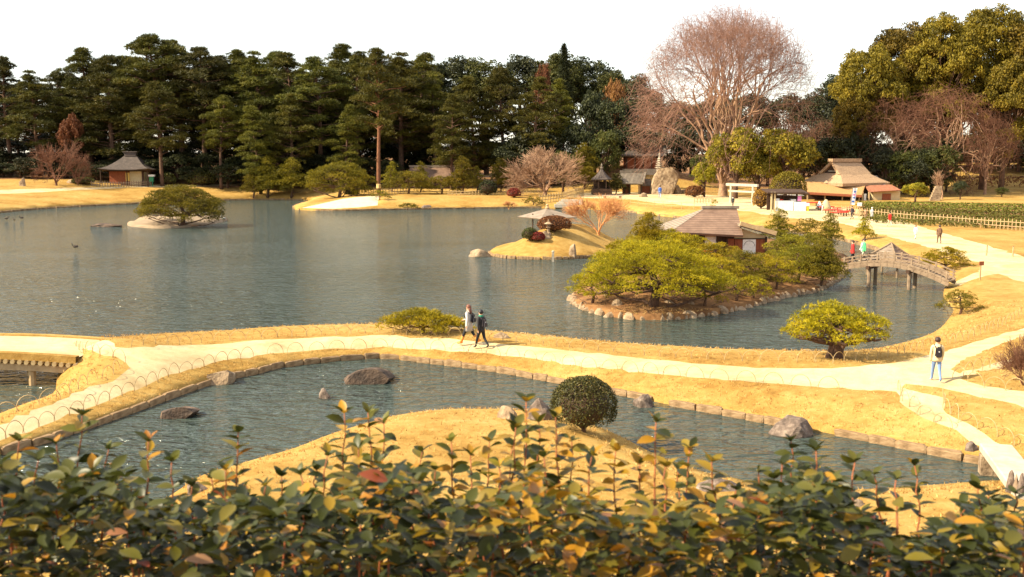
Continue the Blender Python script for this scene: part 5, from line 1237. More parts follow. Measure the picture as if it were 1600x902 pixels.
# ---- garden pines with cloud like pads
def pad_pine(seed, pads, h, trunk_r, mat, tuft, wid, per, k=4, lumps=9, trunk_path=None, lr=0.40, barkm='bark'):
    """pads: (x, y, z, rx, ry, rz) in metres"""
    rng = np.random.default_rng(seed); parts = []; mb = MB()
    tp = trunk_path or [(0, 0, -.15), (h * .06, 0, h * .3), (-h * .04, .02, h * .6), (0, 0, h * .85)]
    mb.tube(tp, [trunk_r * (1 - .7 * i / (len(tp) - 1)) for i in range(len(tp))], 7)
    top = np.array(tp[-1]); 
    for (x, y, z, rx, ry, rz) in pads:
        n = int(per * (rx * ry + (rx + ry) * rz * .5)); c = np.array([x, y, z])
        P, N, t = clump_pts(c, (rx, ry, rz), n, rng, lumps, lr, -0.12)
        parts.append(needles(P, N, tuft, wid, k, rng, .75, np.clip(t + rng.normal(0, .06), 0, 1)))
        best = min((np.array(q) for q in tp), key=lambda q: np.linalg.norm(q - c) + max(0, q[2] - z) * 2)
        Pl, Rl = limb(best, c - np.array([0, 0, rz * .3]), trunk_r * .4, trunk_r * .1, rng, 4, .12); mb.tube(Pl, Rl, 5, cap=False)
        for q in range(3):
            az = rng.uniform(0, 6.28); Pl, Rl = limb(c - np.array([0, 0, rz * .35]), c + np.array([math.cos(az) * rx * .7, math.sin(az) * ry * .7, 0]), trunk_r * .15, trunk_r * .05, rng, 3, .1); mb.tube(Pl, Rl, 4, cap=False)
    V, F, t = join(parts); cm = tri_mesh('needle_pads', V, F, t); cm.materials.append(M[mat]); tm = mb.mesh('pine_trunk', True); tm.materials.append(M[barkm]); return cm, tm
def tier_pads(seed, w, h, n):
    r_ = random.Random(seed); out = []
    n = int(n * 1.5)
    for i in range(n):
        f = i / (n - 1); R = w / 2 * (1 - .62 * f ** 1.2); az = i * 2.4 + r_.uniform(-.4, .4); pr = R * r_.uniform(.62, .8); off = R - pr
        if i == n - 1: off = 0
        z = h * (.20 + .70 * f); out.append((math.cos(az) * off, math.sin(az) * off, z, pr, pr, max(.13 * h, pr * .48)))
    return out
def dome_pads(seed, w, d, h, n, r=0.2, zlo=.13):
    """pads all over a mound, from close to the ground up to the top"""
    r_ = random.Random(seed); out = []; n = int(n * 1.7)
    for i in range(n):
        u = ((i + .5) / n) ** .85; az = i * 2.4 + r_.uniform(-.3, .3); R = math.sqrt(max(0, 1 - u ** 1.7)) * r_.uniform(.70, .86)
        q = w * r * 1.08 * r_.uniform(.75, 1.15) * (1 - .2 * u)
        out.append((math.cos(az) * R * w / 2, math.sin(az) * R * d / 2, h * (zlo + (.85 - zlo) * u) + r_.uniform(-.03, .03) * h, q, q * .95, min(q * .62, h * .2)))
    return out
def put_pine(px, py, wpx, top, label, seed, style='tier', n=9, mat='needle_olive', d=0.8, tuft=None, per=None, group=None, loc=None, r=.19, name='garden_pine', k=3, trunk_path=None, tr=None, zlo=.13):
    p = loc or T(px, py); s = 1 / PX(p.y); w = wpx * s * (1.18 if style == 'dome' else 1.12); h = AT(px, top, p.y).z - p.z
    tuft = tuft or max(.12, 2.6 * s); wid = tuft * .18 if p.y < 60 else tuft * .24
    per = per or min(900, 5.0 / (tuft * tuft))
    pads = tier_pads(seed, w, h, n) if style == 'tier' else dome_pads(seed, w, w * d, h, n, r, zlo)
    cm, tm = pad_pine(seed, pads, h * .92, tr or max(.08, w * .028), mat, tuft, wid, per, k, trunk_path=trunk_path)
    e = empty(name, p, 0, label, 'pine tree', group); link('crown', cm, None, e); link('trunk', tm, None, e); return e
# pine islet
put_pine(285, 352, 122, 291, 'wide mounded pine covering the sand islet', 201, 'dome', 20, 'needle_olive', .75, r=.17)
# far bank pines
put_pine(418, 308, 74, 246, 'layered olive pine at the water edge with two cloud tiers', 202, 'tier', 9)
put_pine(455, 309, 66, 248, 'layered olive pine leaning over the far water', 203, 'tier', 9)
put_pine(396, 310, 50, 268, 'smaller pine at the left end of the leaning shore pines', 213, 'tier', 7)
put_pine(530, 309, 92, 254, 'broad rounded golden olive pine beside the white sand spit', 204, 'dome', 18, 'needle_olive', .8, r=.17)
put_pine(612, 300, 40, 254, 'small tiered pine right of the red barked pine', 205, 'tier', 7)
put_pine(638, 303, 62, 268, 'spreading clipped pine in front of the rest house wall', 206, 'dome', 12)
put_pine(657, 300, 40, 255, 'clipped pine before the middle of the rest house roof', 226, 'tier', 7)
put_pine(722, 304, 52, 246, 'tall cloud clipped pine at the right end of the rest house', 207, 'tier', 10)
put_pine(690, 303, 50, 275, 'low clipped pine under the rest house eave', 227, 'dome', 9)
put_pine(782, 300, 46, 248, 'olive tiered pine beyond the far grass bank', 208, 'tier', 9)
put_pine(745, 250 + 50, 36, 262, 'small dark pine between the rest house and the bare cherry', 209, 'tier', 7)
put_pine(912, 296, 64, 226, 'tall tiered garden pine beside the little pavilion', 210, 'tier', 11)
put_pine(962, 304, 38, 272, 'dark green layered pine in front of the temple gate', 211, 'tier', 8, 'needle_forest')
put_pine(593, 312, 28, 298, 'little round pine at the right edge of the white sand spit', 212, 'dome', 6)
put_pine(833, 321, 30, 308, 'low green pine shrub on the far shore beside the landing steps', 214, 'dome', 6)
put_pine(637, 327, 30, 318, 'low green shrub hanging over the far shore', 215, 'dome', 6)
# tea house island pines
I3 = 'golden green'
put_pine(1020, 478, 205, 376, 'largest spreading golden green pine at the front of the tea house island', 220, 'dome', 24, 'needle_gold', .75, r=.15, tr=.28, zlo=.2)
put_pine(925, 474, 82, 425, 'low golden pine leaning over the water at the island tip', 221, 'dome', 9, 'needle_gold', .8)
put_pine(1100, 478, 66, 428, 'small rounded pine at the water side of the largest pine', 222, 'dome', 8, 'needle_gold', .8)
put_pine(1012, 408, 84, 334, 'upright golden pine left of the tea house roof', 223, 'tier', 9, 'needle_gold')
put_pine(1066, 415, 80, 364, 'golden pine hiding the left corner of the tea house', 224, 'dome', 11, 'needle_gold')
put_pine(1118, 426, 84, 380, 'golden pine in front of the tea house screen', 225, 'dome', 11, 'needle_gold')
put_pine(1160, 448, 84, 392, 'olive pine below the right half of the tea house', 228, 'dome', 11, 'needle_olive')
put_pine(1212, 452, 64, 400, 'rounded golden pine above the line of shore rocks', 229, 'dome', 10, 'needle_gold')
put_pine(1232, 420, 76, 366, 'olive pine right of the tea house', 230, 'dome', 11, 'needle_olive')
put_pine(1282, 446, 84, 376, 'broad golden olive pine beside the arched bridge', 231, 'tier', 10, 'needle_olive')
put_pine(1150, 470, 46, 432, 'small pale pine bush near the shore rocks', 232, 'dome', 6, 'needle_olive')
put_pine(1216, 388, 56, 326, 'tiered pine behind the right eave of the tea house', 233, 'tier', 8, 'needle_olive')
put_pine(1262, 392, 60, 340, 'round topped pine behind the island, right of the tiered pine', 234, 'dome', 9, 'needle_olive')
put_pine(1296, 386, 44, 332, 'thin tiered pine with a bare trunk near the bridge', 235, 'tier', 8, 'needle_olive')
put_pine(1115, 375, 36, 314, 'slender pine rising behind the tea house ridge', 236, 'tier', 6, 'needle_gold', loc=Vector((*G(1115, 372, .8), .8)))
for x, y, w, top, lb, sd in ((968, 452, 96, 402, 'golden pine joining the largest pine to the island tip', 250), (1062, 452, 96, 398, 'golden pine right against the largest pine', 251), (1128, 452, 84, 404, 'golden pine in the middle of the island slope', 252), (1186, 436, 80, 398, 'golden pine under the tea house round window', 253), (1246, 440, 84, 384, 'olive pine between the tea house and the arched bridge', 254), (990, 428, 96, 370, 'golden pine behind the crown of the largest pine', 255), (1042, 408, 70, 358, 'golden pine against the left eave of the tea house', 256), (1262, 410, 70, 366, 'olive pine behind the broad bridge side pine', 257), (1176, 466, 50, 430, 'small golden pine bush right above the shore rocks', 258)):
    put_pine(x, y, w, top, lb, sd, 'dome', 10, 'needle_gold' if 'golden' in lb else 'needle_olive')
# bank pines on the right
put_pine(1350, 377, 38, 343, 'small tiered pine on the lawn below the square', 240, 'tier', 7, 'needle_gold')
put_pine(1475, 424, 70, 388, 'low spreading pine behind the end of the arched bridge', 241, 'dome', 10, 'needle_gold', .8)
put_pine(1500, 492, 62, 456, 'low sprawling pine hanging over the water below the bridge', 242, 'dome', 9, 'needle_olive', .8)
put_pine(1302, 560, 146, 478, 'mushroom shaped golden green pine on a thick trunk at the pond edge', 243, 'dome', 15, 'needle_gold', .85, r=.19, tuft=.13, per=280, k=4, tr=.34, zlo=.36)
put_pine(660, 521, 116, 485, 'low spreading bright yellow green pine on the pond verge', 244, 'dome', 14, 'needle_gold', .6, tuft=.14, per=260, k=4)

# ---- clipped shrubs
def shrub(seed, w, d, h, leaf, n, mat, trunk=0.0):
    rng = np.random.default_rng(seed); u = unit(n, rng); u[:, 2] = np.where(u[:, 2] < -.55, -u[:, 2], u[:, 2])
    f = rng.uniform(.86, 1.02, n) * (1 + .03 * np.sin(u[:, 0] * 9 + seed) * np.sin(u[:, 1] * 8) * np.cos(u[:, 2] * 7))
    c = np.array([0, 0, trunk + (h - trunk) * .45]); P = c + u * f[:, None] * np.array([w / 2, d / 2, (h - trunk) * .55])
    P[:, 2] = np.maximum(P[:, 2], 0.02 + trunk * .8)
    V, F, t = leaves(P, u, leaf, rng, np.clip(rng.normal(.45, .22, n), 0, 1), flat=.45); me = tri_mesh('shrub_leaves', V, F, t); me.materials.append(M[mat])
    mb = MB(); mb.tube([(0, 0, -.2), (0, 0, trunk + (h - trunk) * .3)], [.04 * w, .03 * w], 6)
    for q in range(7):
        az = q * .9; Pl, Rl = limb((0, 0, trunk * .7), (math.cos(az) * w * .3, math.sin(az) * d * .3, trunk + (h - trunk) * .4), .018 * w, .006 * w, rng, 3); mb.tube(Pl, Rl, 4, cap=False)
    # a solid dark core standing in for the shade behind the leaves
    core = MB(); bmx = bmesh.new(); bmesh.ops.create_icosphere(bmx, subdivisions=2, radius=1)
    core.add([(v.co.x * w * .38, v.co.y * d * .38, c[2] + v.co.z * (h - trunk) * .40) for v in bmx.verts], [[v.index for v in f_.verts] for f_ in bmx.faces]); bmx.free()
    tm = mb.mesh('shrub_stem', True); tm.materials.append(M['bark']); return me, tm, core
def put_shrub(px, py, wpx, top, label, seed, mat='leaf_ball', d=.9, leaf=None, dens=1.0, trunk=0, group=None, name='clipped_shrub'):
    p = T(px, py); s = 1 / PX(p.y); w = wpx * s; h = AT(px, top, p.y).z - p.z; leaf = leaf or max(.07, 2.2 * s)
    n = int(min(22000, 2.0 * dens * 2.8 * (w * w * d + w * h) / (leaf * leaf)))
    me, tm, core = shrub(seed, w, w * d, h, leaf, n, mat, trunk)
    e = empty(name, p, 0, label, 'shrub', group); link('foliage', me, None, e); st = link('stem', tm, None, e); cr = core.build('dark_core', M['wood_dark'], st, True); return e
put_shrub(912, 675, 108, 589, 'dark green ball shaped clipped shrub on a short trunk by the small pond', 301, leaf=.06, trunk=.10, d=.95)
put_shrub(866, 362, 54, 337, 'russet clipped shrub under the umbrella shelter', 302, 'leaf_brown', d=.7)
put_shrub(828, 376, 26, 356, 'green rounded shrub beside the stone lantern', 303, 'leaf_mid')
put_shrub(840, 377, 24, 362, 'low dark red shrub in front of the stone lantern', 304, 'leaf_red')
put_shrub(803, 309, 22, 294, 'bright red round shrub on the far bank', 305, 'leaf_red')
q = AT(1230, 300, 156)
put_shrub(1231, 317, 58, 268, 'large dome shaped clipped green hedge behind the stall', 306, 'leaf_camphor', d=.6)
put_shrub(1189, 326, 28, 295, 'amber brown clipped dome left of the stall', 307, 'leaf_amber')
put_shrub(262, 289, 26, 270, 'round dark shrub right of the notice box', 308, 'leaf_ball')
put_shrub(315, 290, 46, 266, 'wide dark clipped dome on the far left lawn', 309, 'leaf_ball')
put_shrub(355, 288, 30, 276, 'low dark clipped mound behind the lawn path', 310, 'leaf_ball')
put_shrub(549, 306, 24, 292, 'dark green clipped mound beside the rounded golden pine', 311, 'leaf_mid')
put_shrub(130, 288, 34, 277, 'low dark green mound left of the picket fence', 312, 'leaf_ball')
put_shrub(762, 305, 30, 282, 'dark shrub under the pines of the far bank', 313, 'leaf_dark')
put_shrub(1025 + 60, 308, 30, 290, 'brownish shrub right of the huge boulder', 314, 'leaf_brown')
# tea rows and hedges on the right
def hedge_row(P, hpx, label, mat, seed, group=None, depth=1.1, name='tea_hedge', cat='hedge', leaf=.3):
    rng = np.random.default_rng(seed); W = [T(*p) for p in P]; e = empty(name, W[0], 0, label, cat, group); parts = []
    h = hpx / PX(W[0].y); mb = MB()
    for a_, b_ in zip(W, W[1:]):
        L = (b_ - a_).length; n = int(L * (depth + 2 * h) / (leaf * leaf) * 1.8); f = rng.uniform(0, 1, n); an = rng.uniform(0, math.pi, n)
        x = a_.x + (b_.x - a_.x) * f; y = a_.y + (b_.y - a_.y) * f; z = H(x, y)
        P_ = np.stack([x, y + np.cos(an) * depth / 2 * (1 + .08 * np.sin(f * 40)), z + np.sin(an) ** .7 * h * (1 + .06 * np.sin(f * 55 + 1))], 1) - np.array(W[0])
        N_ = np.stack([np.zeros(n), np.cos(an), np.sin(an)], 1); parts.append(leaves(P_, N_, leaf, rng, np.clip(rng.normal(.5, .22, n), 0, 1)))
        m = int(max(1, L // 2.5))
        for i in range(m + 1):
            c = a_.lerp(b_, i / m); c.z = Hs(c.x, c.y); c -= W[0]; mb.tube([(c.x, c.y, c.z - .1), (c.x + .1, c.y, c.z + h * .8)], [.06, .03], 5)
    V, F, t = join(parts); me = tri_mesh('hedge_leaves', V, F, t); me.materials.append(M[mat]); link('foliage', me, None, e)
    mb.build('stems', M['bark'], e); return e
for i in range(6):
    y0 = 322 + i * 5.0
    hedge_row([(1345 + i * 2, y0 - (1 if i else 0)), (1440, y0 + 1 + i * .5), (1540, y0 + 3 + i * .9), (1680, y0 + 6 + i * 1.3)], 6.5, ['rearmost clipped green tea row before the golden slope', 'second clipped green tea row from the golden slope', 'third clipped green tea row from the golden slope', 'third clipped green tea row from the bamboo fence', 'second clipped green tea row from the bamboo fence', 'clipped green tea row right behind the bamboo fence'][i], 'leaf_tea', 400 + i, 'rows of tea hedges', 3.8, leaf=.24)
hedge_row([(1486, 292), (1540, 293), (1620, 293), (1690, 293)], 16, 'long brown clipped hedge on top of the golden slope', 'leaf_brown', 420, depth=1.6, name='clipped_hedge', leaf=.4)
# stone stairway
q = T(1460, 314); e = empty('stone_stairs', q, 0, 'narrow pale stone stairway climbing beside the russet bush', 'stairs')
for i in range(7):
    mb = MB(); mb.box((.28 * i, .5 * i, .05 + .30 * i), (1.5 - .1 * i, .55, .45)); mb.build('step', M['stone'], e)
# ---------------------------------------------------------------- people
_pm = {}
def pmat(c, rough=.8):
    if c not in _pm: _pm[c] = plain('cloth_%02d' % len(_pm), c, rough)
    return _pm[c]
SKIN = plain('skin', (0.62, 0.36, 0.24), .6)
EYE = plain('eye_dark', (.02, .015, .012), .4)
def loft(rings, n=12):
    mb = MB(); vs = [(cx + rx * math.cos(6.2832 * k / n), cy + ry * math.sin(6.2832 * k / n), z) for (z, rx, ry, cx, cy) in rings for k in range(n)]
    fs = [(i * n + k, i * n + (k + 1) % n, (i + 1) * n + (k + 1) % n, (i + 1) * n + k) for i in range(len(rings) - 1) for k in range(n)]
    fs += [tuple(range(n - 1, -1, -1)), tuple(range((len(rings) - 1) * n, len(rings) * n))]
    return mb.add(vs, fs)
def body_mesh(h, stride, lean, arm):
    c, s_ = math.cos, math.sin
    J = {}; E = []
    def j(n, p, r, par=None):
        J[n] = (len(J), Vector(p) * h, r * h)
        if par: E.append((J[par][0], J[n][0]))
    j('pel', (0, 0, .52), .070); j('sp', (0, lean * .3, .62), .066, 'pel'); j('ch', (0, lean * .7, .74), .078, 'sp'); j('nk', (0, lean, .835), .034, 'ch'); j('hb', (0, lean * 1.15, .885), .050, 'nk'); j('hd', (0, lean * 1.2, .935), .056, 'hb'); j('ht', (0, lean * 1.2, .972), .040, 'hd')
    for sx, sg in ((-1, 1), (1, -1)):
        t = 'l' if sx < 0 else 'r'; a = stride * sg
        j(t + 'hp', (sx * .055, 0, .49), .056, 'pel'); kn = (sx * .058, s_(a) * .23 + .015, .49 - c(a) * .225)
        j(t + 'kn', kn, .036, t + 'hp'); b = a - (.45 if a < 0 else .05) * min(1, abs(stride) * 3)
        an = (sx * .058, kn[1] + s_(b) * .22, max(.045, kn[2] - c(b) * .222)); j(t + 'an', an, .026, t + 'kn'); j(t + 'to', (sx * .066, an[1] + .085, max(.02, an[2] - .025 - (.03 if a < 0 and stride else 0))), .021, t + 'an')
        j(t + 'sh', (sx * .105, lean * .9, .805), .042, 'ch'); ar = -a * .8
        el = (sx * .135, lean * .9 + s_(ar) * .15, .805 - .165 * c(ar)); j(t + 'el', el, .030, t + 'sh')
        fw = ar + arm[0 if sx < 0 else 1]; wr = (sx * .135, el[1] + s_(fw) * .15, el[2] - c(fw) * .145); j(t + 'wr', wr, .020, t + 'el')
        hdp = (sx * .132, wr[1] + s_(fw) * .045, wr[2] - c(fw) * .045); j(t + 'hn', hdp, .019, t + 'wr')
    me = bpy.data.meshes.new('body'); me.from_pydata([v[1] for v in J.values()], E, [])
    o = bpy.data.objects.new('tmp_body', me); col.objects.link(o)
    md = o.modifiers.new('skin', 'SKIN'); md.use_smooth_shade = True
    for (i, p, r) in J.values():
        sv = me.skin_vertices[0].data[i]; sv.radius = (r, r); sv.use_root = (i == 0)
    sb = o.modifiers.new('sub', 'SUBSURF'); sb.levels = 1
    dg = bpy.context.evaluated_depsgraph_get(); dg.update()
    out = bpy.data.meshes.new_from_object(o.evaluated_get(dg)); bpy.data.objects.remove(o); bpy.data.meshes.remove(me)
    out.name = 'body'; return out, {k_: v[1] for k_, v in J.items()}
def person(px, py, top, label, rz=0, topc=(.5, .5, .5), legs=(.05, .05, .06), shoe=(.05, .04, .04), hairc=(.03, .018, .012), stride=.3, lean=.01, arm=(.25, .25), coat=None, hem=.44, pack=None, scarf=None, long_hair=False, boots=None, hat=None, near=False, loc=None, height=None):
    p = loc or T(px, py); h = height or (AT(px, top, p.y).z - p.z)
    e = empty('person', p, rz, label, 'person')
    me, J = body_mesh(h, stride, lean, arm)
    for m_ in (SKIN, pmat(topc), pmat(legs), pmat(shoe)): me.materials.append(m_)
    for f in me.polygons:
        z = f.center.z / h; x = abs(f.center.x) / h
        f.material_index = 0 if z > .845 else (3 if z < .055 else (2 if z < .5 and x < .115 else 1))
        if min((f.center - J['lhn']).length, (f.center - J['rhn']).length) < .035 * h: f.material_index = 0
        f.use_smooth = True
    body = link('body', me, None, e)
    hc = J['hd']; mb = loft([(hc.z - .035 * h, .050 * h, .045 * h, 0, hc.y - .018 * h), (hc.z, .064 * h, .062 * h, 0, hc.y - .010 * h), (hc.z + .035 * h, .058 * h, .060 * h, 0, hc.y - .004 * h), (hc.z + .062 * h, .03 * h, .034 * h, 0, hc.y), (hc.z + .068 * h, .006 * h, .006 * h, 0, hc.y)], 10)
    if long_hair: mb.add(*[(lambda L: (L.v, L.f))(loft([(hc.z - .17 * h, .03 * h, .016 * h, 0, hc.y - .062 * h), (hc.z - .1 * h, .052 * h, .026 * h, 0, hc.y - .056 * h), (hc.z, .055 * h, .04 * h, 0, hc.y - .028 * h)], 10))][0])
    mb.build('hair', pmat(hairc, .5), e, True)
    fy = hc.y + .056 * h; mb = MB()
    mb.add([(-.008 * h, fy - .004 * h, hc.z - .012 * h), (.008 * h, fy - .004 * h, hc.z - .012 * h), (0, fy + .012 * h, hc.z - .013 * h), (0, fy - .002 * h, hc.z + .008 * h)], [(0, 1, 2), (0, 2, 3), (1, 3, 2)], 0)
    for sx in (-1, 1):
        mb.box((sx * .020 * h, fy - .007 * h, hc.z + .004 * h), (.014 * h, .01 * h, .007 * h), m=1)
        mb.lathe([(.004 * h, -.012 * h), (.010 * h, 0), (.004 * h, .012 * h)], (sx * .060 * h, hc.y, hc.z), 6, 0)
    mb.box((0, fy - .006 * h, hc.z - .027 * h), (.022 * h, .008 * h, .004 * h), m=1); mb.build('face', [SKIN, EYE], e)
    if near:
        for t, sx in (('l', -1), ('r', 1)):
            hp, wp = J[t + 'hn'], J[t + 'wr']; d = (hp - wp).normalized(); mb = MB(); sd = Vector((0, 1, 0))
            for q, (o_, L) in enumerate(((-.009, .030), (-.003, .036), (.003, .034), (.009, .027))):
                a_ = hp + sd * o_ * h; mb.tube([a_, a_ + d * L * .6 * h, a_ + (d * L + Vector((-sx * .008, .002, 0))) * h], [.0045 * h, .004 * h, .003 * h], 5)
            mb.tube([hp - d * .02 * h + sd * .012 * h, hp + sd * .022 * h + d * .004 * h, hp + sd * .024 * h + d * .018 * h], [.005 * h, .0045 * h, .003 * h], 5)
            mb.build('fingers', SKIN, body, True)
    cc = coat or topc
    mb = loft([(hem * h, .112 * h, .088 * h, 0, 0), (.52 * h, .104 * h, .082 * h, 0, lean * .1 * h), (.62 * h, .093 * h, .074 * h, 0, lean * .3 * h), (.74 * h, .104 * h, .078 * h, 0, lean * .7 * h), (.80 * h, .098 * h, .066 * h, 0, lean * .9 * h), (.845 * h, .05 * h, .045 * h, 0, lean * h)], 14)
    mb.build('jacket', pmat(cc), e, True)
    if pack:
        by = -.085 * h + lean * h * .6; bm = bmesh.new(); bmesh.ops.create_cube(bm, size=1); bmesh.ops.scale(bm, vec=(.155 * h, .085 * h, .235 * h), verts=bm.verts)
        for v in bm.verts:
            if v.co.z > 0: v.co.x *= .78; v.co.y *= .7
        bmesh.ops.bevel(bm, geom=bm.edges[:], offset=.03 * h, segments=2, affect='EDGES'); bmesh.ops.translate(bm, vec=(0, by - .03 * h, .685 * h), verts=bm.verts)
        m2 = bpy.data.meshes.new('backpack'); bm.to_mesh(m2); bm.free(); bo = link('backpack', m2, pmat(pack, .6), e)
        for sx in (-1, 1):
            mb = MB(); mb.tube([(sx * .05 * h, by, .77 * h), (sx * .072 * h, lean * h * .8, .838 * h), (sx * .085 * h, .075 * h, .78 * h), (sx * .09 * h, .05 * h, .66 * h)], .011 * h, 5); mb.build('strap', pmat(pack, .6), bo)
        mb = MB(); mb.box((0, by - .078 * h, .63 * h), (.1 * h, .022 * h, .09 * h)); mb.build('pocket', pmat(pack, .6), bo)
        if near: mb = MB(); mb.box((0, by - .074 * h, .70 * h), (.022 * h, .01 * h, .018 * h)); mb.build('patch', pmat((.75, .72, .68)), bo)
    if scarf: loft([(.80 * h, .07 * h, .06 * h, 0, lean * h), (.835 * h, .068 * h, .06 * h, 0, lean * h), (.87 * h, .05 * h, .05 * h, 0, lean * h)], 12).build('scarf', pmat(scarf), e, True)
    if hat: loft([(hc.z + .012 * h, .068 * h, .066 * h, 0, hc.y), (hc.z + .05 * h, .06 * h, .06 * h, 0, hc.y), (hc.z + .078 * h, .02 * h, .02 * h, 0, hc.y)], 10).build('hat', pmat(hat), e, True)
    if boots:
        for t in 'lr':
            a_, k_ = J[t + 'an'], J[t + 'kn']; mb = MB(); u = (k_ - a_)
            mb.tube([a_ - u.normalized() * .02 * h, a_ + u * .3, a_ + u * .72], [.034 * h, .036 * h, .042 * h], 8)
            to = J[t + 'to']; mb.tube([a_ - Vector((0, .03 * h, .0)), (a_ + to) / 2, to + Vector((0, .02 * h, 0))], [.03 * h, .032 * h, .022 * h], 8); mb.build('boot', pmat(boots), e, True)
    return e
person(733, 540, 476, 'person in light grey coat and orange boots with a black backpack on the path', math.radians(62), (.52, .49, .46), (.02, .02, .025), (.5, .2, .05), (.16, .055, .03), .42, coat=(.52, .49, .46), hem=.36, pack=(.02, .018, .025), long_hair=True, boots=(.70, .26, .05), near=True, arm=(.5, .9))
person(752, 546, 484, 'person in a black jacket and green scarf walking beside the grey coat', math.radians(48), (.025, .022, .024), (.015, .015, .018), (.30, .24, .2), (.012, .01, .012), .30, coat=(.025, .022, .024), hem=.44, pack=(.035, .028, .035), scarf=(.02, .20, .12), near=True)
person(1462, 597, 527, 'person in a beige jacket and blue jeans with a black backpack at the path fork', math.radians(-8), (.62, .50, .30), (.16, .25, .46), (.7, .66, .6), (.04, .016, .01), .24, coat=(.62, .50, .30), hem=.47, pack=(.02, .015, .02), near=True, arm=(.3, .15))
def on_bridge(t): q = A0 + du * (t * LB); q = Vector((A0.x, A0.y, 0)) + bp(t, WB * .5, bz(t) + .04); return q
person(1320, 0, 0, 'person in a red jacket stepping onto the arched bridge', math.radians(70), (.60, .03, .025), (.02, .02, .025), stride=.25, loc=on_bridge(.06), height=1.5)
person(1334, 0, 0, 'person in a green jacket walking on the arched bridge', math.radians(80), (.10, .52, .22), (.50, .42, .3), stride=.35, loc=on_bridge(.17), height=1.5)
q = on_bridge(.13) + dn * .45
person(1331, 0, 0, 'person in a white jacket beside the green jacket on the arched bridge', math.radians(80), (.72, .72, .70), (.05, .05, .06), stride=.3, loc=q, height=1.45)
person(1467, 381, 352, 'person in a brown coat and dark cap walking on the sandy path', math.radians(-10), (.16, .085, .05), (.14, .08, .05), hat=(.06, .04, .03), stride=.25, hem=.42, pack=(.2, .11, .06))
person(1430, 374, 352, 'small person in white clothes with brown hair on the sandy path', math.radians(-60), (.75, .72, .68), (.72, .66, .6), hairc=(.2, .08, .04), stride=.2, hem=.3)
person(1390, 354, 331, 'person in a red coat and pale trousers by the bamboo fence', math.radians(20), (.66, .03, .02), (.6, .5, .38), stride=.25, hem=.44)
person(1362, 345, 324, 'person in a hooded white coat by the bamboo fence', math.radians(30), (.74, .74, .72), (.03, .03, .03), hairc=(.72, .71, .68), stride=.2, hem=.3)
person(1331, 343, 322, 'person in dark clothes under the white banner', math.radians(100), (.035, .03, .04), (.03, .03, .04), stride=.25, pack=(.08, .03, .03))
person(1352, 343, 326, 'person in a tan coat between the dark and the white coats', math.radians(-30), (.36, .2, .11), (.3, .2, .12), stride=.2)
person(1031, 310, 290, 'person in blue with a backpack walking to the temple gate', math.radians(-5), (.14, .22, .5), (.30, .36, .55), stride=.2, pack=(.03, .10, .42))
person(1145, 323, 307, 'person in black with a pale sash under the stone torii', math.radians(150), (.02, .02, .025), (.02, .02, .025), scarf=(.7, .68, .6), stride=.15)
person(1285, 333, 319, 'person in white clothes in front of the tea shop benches', math.radians(60), (.7, .68, .7), (.66, .6, .6), stride=.2)
# a white water bird on the sand islet and ducks far left
def bird(px, py, label, c, group=None, water=False):
    g = G(px, py, 0) if water else T(px, py); z = 0 if water else g.z; e = empty('water_bird', (g[0], g[1], z), rr.uniform(0, 6), label, 'bird', group)
    loft([(.10, .02, .03, 0, 0), (.13, .09, .2, 0, 0), (.22, .11, .24, 0, -.02), (.30, .06, .14, 0, -.04), (.33, .02, .04, 0, -.05)], 10).build('body', pmat(c), e, True)
    mb = MB(); mb.tube([(0, .16, .24), (0, .24, .38), (0, .27, .46), (0, .33, .47)], [.05, .035, .045, .015], 6); mb.build('neck_and_head', pmat(c), e, True)
    mb = MB(); mb.tube([(0, .33, .47), (0, .42, .45)], [.014, .004], 5); mb.build('beak', pmat((.55, .3, .05)), e)
    for sx in (-1, 1): mb = MB(); mb.tube([(sx * .04, 0, .14), (sx * .04, .02, 0)], .01, 4); mb.build('leg', pmat((.3, .2, .05)), e)
bird(349, 344, 'white water bird standing at the tip of the sand islet', (.8, .79, .76))
for x, y in ((10, 344), (22, 346), (34, 343), (118, 389)): bird(x, y, 'small dark duck floating near the left shore', (.10, .07, .05), 'ducks on the pond', True)

# ---------------------------------------------------------------- hedge in front of the camera
def leaf_template():
    """pointed oval leaf, folded at the midrib and curling at the tip; unit length along +X"""
    us = [0, .14, .38, .64, .86, 1.0]; ws = [.03, .17, .27, .24, .12, 0.0]; V = []; F = []
    for u, w in zip(us, ws):
        zc = -.16 * u * u + .05 * u
        V += [(u, -w, zc + .32 * w), (u, 0, zc), (u, w, zc + .32 * w)]
    for i in range(5):
        for k in range(2):
            a_ = i * 3 + k; F += [(a_, a_ + 3, a_ + 4), (a_, a_ + 4, a_ + 1)]
    return np.array(V, float), np.array(F)
LV, LF = leaf_template()
def leaf_instances(P, D, N, L, tint):
    """P base, D direction, N up-ish normal, L length"""
    D = D / np.linalg.norm(D, axis=1, keepdims=True); S = np.cross(N, D); S /= np.linalg.norm(S, axis=1, keepdims=True) + 1e-9; N = np.cross(D, S)
    V = P[:, None] + L[:, None, None] * (LV[None, :, 0:1] * D[:, None] + LV[None, :, 1:2] * S[:, None] + LV[None, :, 2:3] * N[:, None])
    n = len(P); F = (LF[None] + (np.arange(n) * len(LV))[:, None, None]).reshape(-1, 3)
    return V.reshape(-1, 3), F, np.repeat(tint, len(LV))
hr = np.random.default_rng(99); hq = random.Random(99)
HG = empty('hedge', (0, 3.3, Hs(0, 3.3)), 0, 'glossy leaved hedge with red stems and leaves coloured yellow as if sunlit right at the viewpoint', 'hedge')
ho = np.array(HG.location)
LEAFMESH = []
